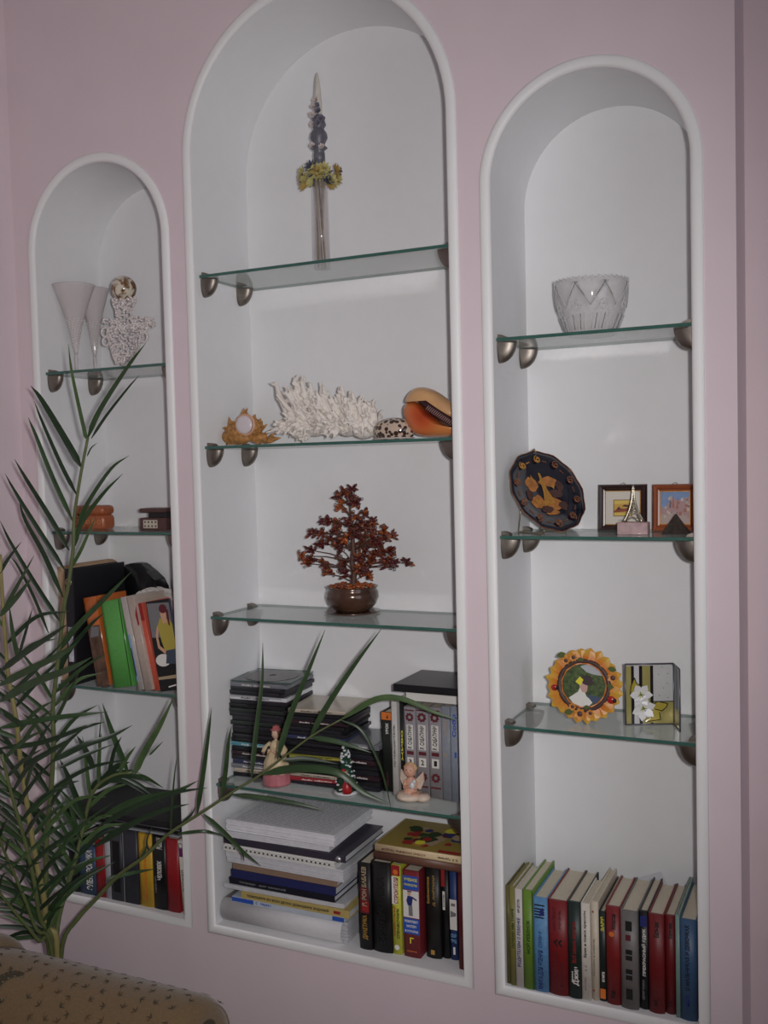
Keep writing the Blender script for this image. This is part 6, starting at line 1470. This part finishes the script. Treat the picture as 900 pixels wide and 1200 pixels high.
lm = [leafmat('palm_leaf_green', (46, 68, 38)), leafmat('palm_leaf_dark', (34, 52, 32)), leafmat('palm_leaf_light', (68, 90, 52))]
stem_g = mat('palm_stem_green', (88, 98, 58), .5, noise=.15, nscale=40); stem_y = mat('palm_stem_straw', (138, 128, 80), .6, noise=.15, nscale=40)
def cr(P, n):
    """smooth curve through the points"""
    P = [Vector(p) for p in P]; Q = [P[0]*2-P[1]]+P+[P[-1]*2-P[-2]]; out = []
    for i in range(1, len(Q)-2):
        for k in range(n):
            t_ = k/n; a, b, c, d = Q[i-1], Q[i], Q[i+1], Q[i+2]
            out.append(.5*((2*b)+(c-a)*t_+(2*a-5*b+4*c-d)*t_**2+(3*b-a-3*c+d)*t_**3))
    out.append(P[-1]); return out
def leaflet(parent, pts, wd, mi=0, nrm=None, fold=.28):
    """narrow folded blade along world points pts"""
    C_ = cr(pts, 5) if len(pts) > 2 else cr([pts[0], pts[0].lerp(pts[1], .5)+Vector((0, 0, .004)), pts[1]], 5)
    N = len(C_); bm = B(); rows = []
    nrm = Vector(nrm) if nrm is not None else Vector((.25, -.9, .35))
    nrm.normalize()
    for i, p in enumerate(C_):
        t_ = i/(N-1); a = C_[max(0, i-1)]; b = C_[min(N-1, i+1)]; d = (b-a).normalized(); s = d.cross(nrm).normalized()
        h = wd*.5*min(1, (t_*6+.25))*(1-t_**2.6)**.9 if t_ < 1 else 0.0
        h = max(h, .0003); up = s.cross(d)
        rows.append((bm.verts.new(p+s*h+up*h*fold-PO), bm.verts.new(p-PO), bm.verts.new(p-s*h+up*h*fold-PO)))
    for i in range(N-1):
        a, b = rows[i], rows[i+1]
        for k in (0, 1): bm.faces.new((a[k], a[k+1], b[k+1], b[k])).smooth = True
    return obj('leaflet', bm, lm[mi], parent)
leafn = [0]
def frond(pix, ys, r0, r1, m_, explicit=(), auto=None, seed=0):
    """pix: rachis in the photo, ys: depth along it; explicit leaflets: (points, width px, y0, y1, tone)"""
    n = len(pix); W3 = [AY(p[0], p[1], ys[0]+(ys[1]-ys[0])*i/(n-1)) for i, p in enumerate(pix)]
    # stalk goes on down to the pot
    foot = Vector((PO.x+rnd.uniform(-.03, .03), PO.y+rnd.uniform(-.02, .02), FLOOR+.22))
    full = cr([foot, foot.lerp(W3[0], .55)+Vector((0, 0, .0))]+W3, 4)
    N = len(full); bm = B(); tube(bm, [p-PO for p in full], [r0+(r1-r0)*i/(N-1) for i in range(N)], 7)
    fr = obj('frond', bm, m_, palm)
    for (pts, wpx, y0, y1, tone) in explicit:
        q = [AY(a, b, y0+(y1-y0)*i/(len(pts)-1)) for i, (a, b) in enumerate(pts)]
        leaflet(fr, q, wpx*.0016*1.05, tone); leafn[0] += 1
    if auto:
        rr = random.Random(seed); f0, f1, cnt, L0, L1, yv, wpx = auto
        cw = cr(W3, 8); M_ = len(cw)
        for k in range(cnt):
            f_ = f0+(f1-f0)*(k+rr.uniform(-.2, .2))/max(1, cnt-1); f_ = min(.995, max(0, f_)); i = int(f_*(M_-1)); p = cw[i]; d = (cw[min(M_-1, i+1)]-cw[max(0, i-1)]).normalized()
            sd = 1 if k % 2 else -1; side = (CR-CR.dot(d)*d).normalized()
            L_ = L0+(L1-L0)*f_; L_ *= rr.uniform(.7, 1.1)
            dirv = (d*rr.uniform(.55, 1.0)+side*sd*rr.uniform(.6, 1.0)+Vector((0, yv*rr.uniform(-1, 1)-.02, 0))).normalized()
            tip = p+dirv*L_; mid = p+dirv*L_*.5+Vector((0, 0, .012*rr.uniform(-.2, 1)))
            tip.y = min(tip.y, -.035); mid.y = min(mid.y, -.03); tip.z -= L_*rr.uniform(.0, .18)
            leaflet(fr, [p, mid, tip], wpx*.0016, rr.choice((0, 0, 1, 1, 2))); leafn[0] += 1
    return fr
# tall middle frond
A = [([(102, 515), (98, 500), (85, 440), (80, 403)], 5, -.24, -.26, 2), ([(103, 513), (118, 480), (150, 430), (171, 402)], 7, -.24, -.22, 0), ([(107, 514), (125, 487), (150, 455), (163, 440)], 4, -.24, -.21, 1),
     ([(95, 547), (80, 520), (50, 470), (36, 452)], 8, -.24, -.26, 1), ([(90, 580), (72, 545), (50, 495), (40, 470)], 5, -.24, -.25, 1), ([(86, 612), (62, 560), (42, 510), (33, 489)], 6, -.23, -.27, 0),
     ([(81, 645), (60, 608), (30, 560), (17, 538)], 6, -.23, -.26, 1), ([(76, 668), (50, 628), (20, 580), (6, 555)], 6, -.23, -.28, 1), ([(74, 700), (52, 650), (30, 610), (22, 585)], 6, -.23, -.22, 1), ([(70, 728), (45, 690), (15, 640), (0, 610)], 6, -.23, -.29, 1),
     ([(57, 742), (40, 700), (22, 665), (12, 652)], 4, -.23, -.24, 1),
     ([(102, 535), (107, 525), (114, 519)], 2, -.24, -.23, 1), ([(92, 616), (103, 590), (130, 550), (151, 534)], 6, -.23, -.20, 0), ([(88, 640), (95, 615), (120, 580), (144, 555)], 7, -.23, -.19, 0), ([(82, 668), (95, 645), (105, 622), (113, 605)], 5, -.23, -.21, 2),
     ([(70, 762), (90, 735), (125, 700), (154, 670)], 8, -.23, -.18, 0), ([(66, 795), (80, 765), (104, 735), (122, 718)], 7, -.23, -.18, 1)]
frond([(66, 1100), (57, 1088), (54, 1033), (55, 981), (60, 925), (63, 873), (62, 830), (66, 792), (75, 712), (80, 687), (86, 640), (87, 607), (94, 560), (103, 513)], (-.215, -.24), .0065, .0028, stem_g, A, (.05, .50, 26, .17, .15, .5, 5.5), 1)
# pale stalk to the left
Bx = [([(0, 787), (30, 765), (60, 745), (80, 731)], 8, -.33, -.30, 1), ([(0, 803), (35, 785), (75, 765), (92, 752)], 9, -.34, -.31, 0), ([(0, 822), (40, 800), (80, 785), (108, 770)], 10, -.35, -.33, 0), ([(0, 722), (20, 700), (38, 676)], 8, -.32, -.30, 0), ([(0, 672), (10, 655), (25, 635)], 5, -.32, -.30, 1),
      ([(22, 775), (15, 740), (11, 710)], 6, -.32, -.31, 0), ([(22, 770), (32, 735), (38, 713)], 4, -.32, -.31, 1), ([(0, 853), (40, 845), (90, 838), (127, 834)], 7, -.34, -.24, 0), ([(0, 877), (50, 870), (100, 852), (123, 846)], 6, -.34, -.24, 1), ([(28, 850), (8, 838), (0, 830)], 6, -.33, -.34, 1),
      ([(60, 893), (100, 873), (130, 863), (155, 850)], 7, -.32, -.22, 1), ([(30, 897), (60, 880), (90, 862)], 7, -.32, -.28, 1), ([(70, 900), (100, 885), (133, 872)], 5, -.32, -.25, 1)]
frond([(66, 1100), (54, 1088), (52, 1055), (41, 1001), (32.5, 947), (24, 890), (19, 842), (10, 792), (4, 717), (0, 650)], (-.22, -.32), .0075, .0035, stem_y, Bx, (.05, .9, 34, .15, .16, .5, 6), 2)
# arching frond to the lower right inside the left niche
Cx = [([(150, 905), (138, 875), (128, 848), (120, 824)], 8, -.14, -.12, 0), ([(158, 907), (168, 885), (188, 850), (205, 814)], 9, -.14, -.10, 2), ([(175, 885), (182, 878), (191, 869)], 3, -.13, -.11, 0), ([(120, 957), (160, 938), (205, 928), (232, 915)], 8, -.17, -.10, 0), ([(118, 967), (160, 945), (200, 930), (243, 923)], 7, -.18, -.11, 1),
      ([(112, 992), (150, 968), (190, 950), (222, 942)], 8, -.18, -.12, 1), ([(105, 925), (125, 912), (150, 905), (165, 907)], 10, -.16, -.12, 1), ([(110, 900), (100, 878), (90, 862)], 8, -.16, -.14, 1), ([(118, 915), (116, 880), (119, 832)], 3, -.15, -.12, 0), ([(112, 925), (135, 900), (152, 893)], 9, -.15, -.12, 1),
      ([(100, 960), (88, 930), (78, 905), (70, 890)], 8, -.18, -.2, 1), ([(96, 985), (75, 950), (55, 925), (35, 905)], 7, -.18, -.22, 0), ([(92, 1000), (65, 975), (40, 950), (10, 930)], 7, -.19, -.24, 1), ([(84, 1020), (60, 1000), (30, 985), (0, 975)], 6, -.2, -.25, 1), ([(76, 1040), (50, 1022), (25, 1015), (5, 1020)], 5, -.2, -.24, 1)]
frond([(66, 1100), (74, 1055), (87, 1012), (95, 981), (108, 930), (130, 910), (155, 905)], (-.215, -.14), .006, .003, stem_g, Cx, (.25, .95, 18, .12, .12, .4, 6), 3)
# long frond reaching across to the middle niche
Dx = [([(325, 890), (340, 840), (362, 785), (381, 738)], 7, -.10, -.06, 0), ([(364, 863), (385, 825), (415, 780), (447, 737)], 7, -.08, -.05, 0), ([(295, 911), (300, 860), (307, 800), (308, 753)], 6, -.11, -.07, 0), ([(261, 933), (265, 900), (268, 870), (271, 851)], 6, -.11, -.10, 0), ([(231, 955), (238, 910), (244, 865), (248, 829)], 6, -.12, -.11, 0),
      ([(272, 931), (310, 935), (350, 942), (382, 950)], 6, -.11, -.05, 0), ([(364, 864), (390, 868), (415, 875), (435, 882)], 6, -.08, -.05, 0), ([(309, 907), (345, 901), (395, 905), (427, 929), (459, 943)], 9, -.10, -.04, 0), ([(400, 844), (424, 856), (443, 891), (453, 923), (459, 952)], 3, -.07, -.035, 0),
      ([(333, 891), (360, 889), (395, 895)], 6, -.09, -.05, 1), ([(400, 843), (440, 820), (471, 819), (510, 835), (537, 844)], 7, -.07, -.03, 2), ([(238.6, 954), (262, 975), (285, 998), (306, 1015)], 6, -.12, -.06, 0), ([(276, 990), (284, 1000), (286, 1010)], 3, -.09, -.08, 0), ([(208, 977), (237, 974), (250, 976), (264, 980)], 4, -.13, -.08, 0),
      ([(200, 980), (202, 940), (205, 905), (208, 884)], 2.5, -.13, -.12, 0), ([(212, 965), (224, 955), (229, 945)], 3, -.13, -.12, 1), ([(125, 1031), (150, 1024), (182, 1018)], 6, -.17, -.12, 0), ([(165, 1007), (170, 997), (173, 987)], 4, -.15, -.14, 0), ([(175, 998), (172, 985), (180, 965)], 3, -.15, -.13, 1)]
frond([(73, 1108), (91, 1077), (113, 1053), (140, 1025), (169, 1004), (198, 977), (240, 950), (276, 926), (308, 906), (363, 864), (400, 843)], (-.215, -.07), .0055, .0016, stem_g, Dx)
# outer left fronds
frond([(60, 1103), (47, 1077), (40, 1033), (28, 981), (15, 936), (2, 884)], (-.23, -.36), .006, .003, stem_g, (), (.08, .98, 26, .13, .16, .4, 5.5), 5)
frond([(58, 1103), (43, 1090), (28, 1051), (13, 1016), (2, 990), (-8, 960)], (-.24, -.40), .005, .002, stem_g, (), (.3, .98, 12, .09, .1, .4, 4), 6)
frond([(56, 1105), (46, 1103), (32, 1086), (15, 1066), (0, 1046), (-12, 1020)], (-.24, -.38), .005, .002, stem_g, (), (.45, .98, 8, .07, .08, .4, 4), 7)
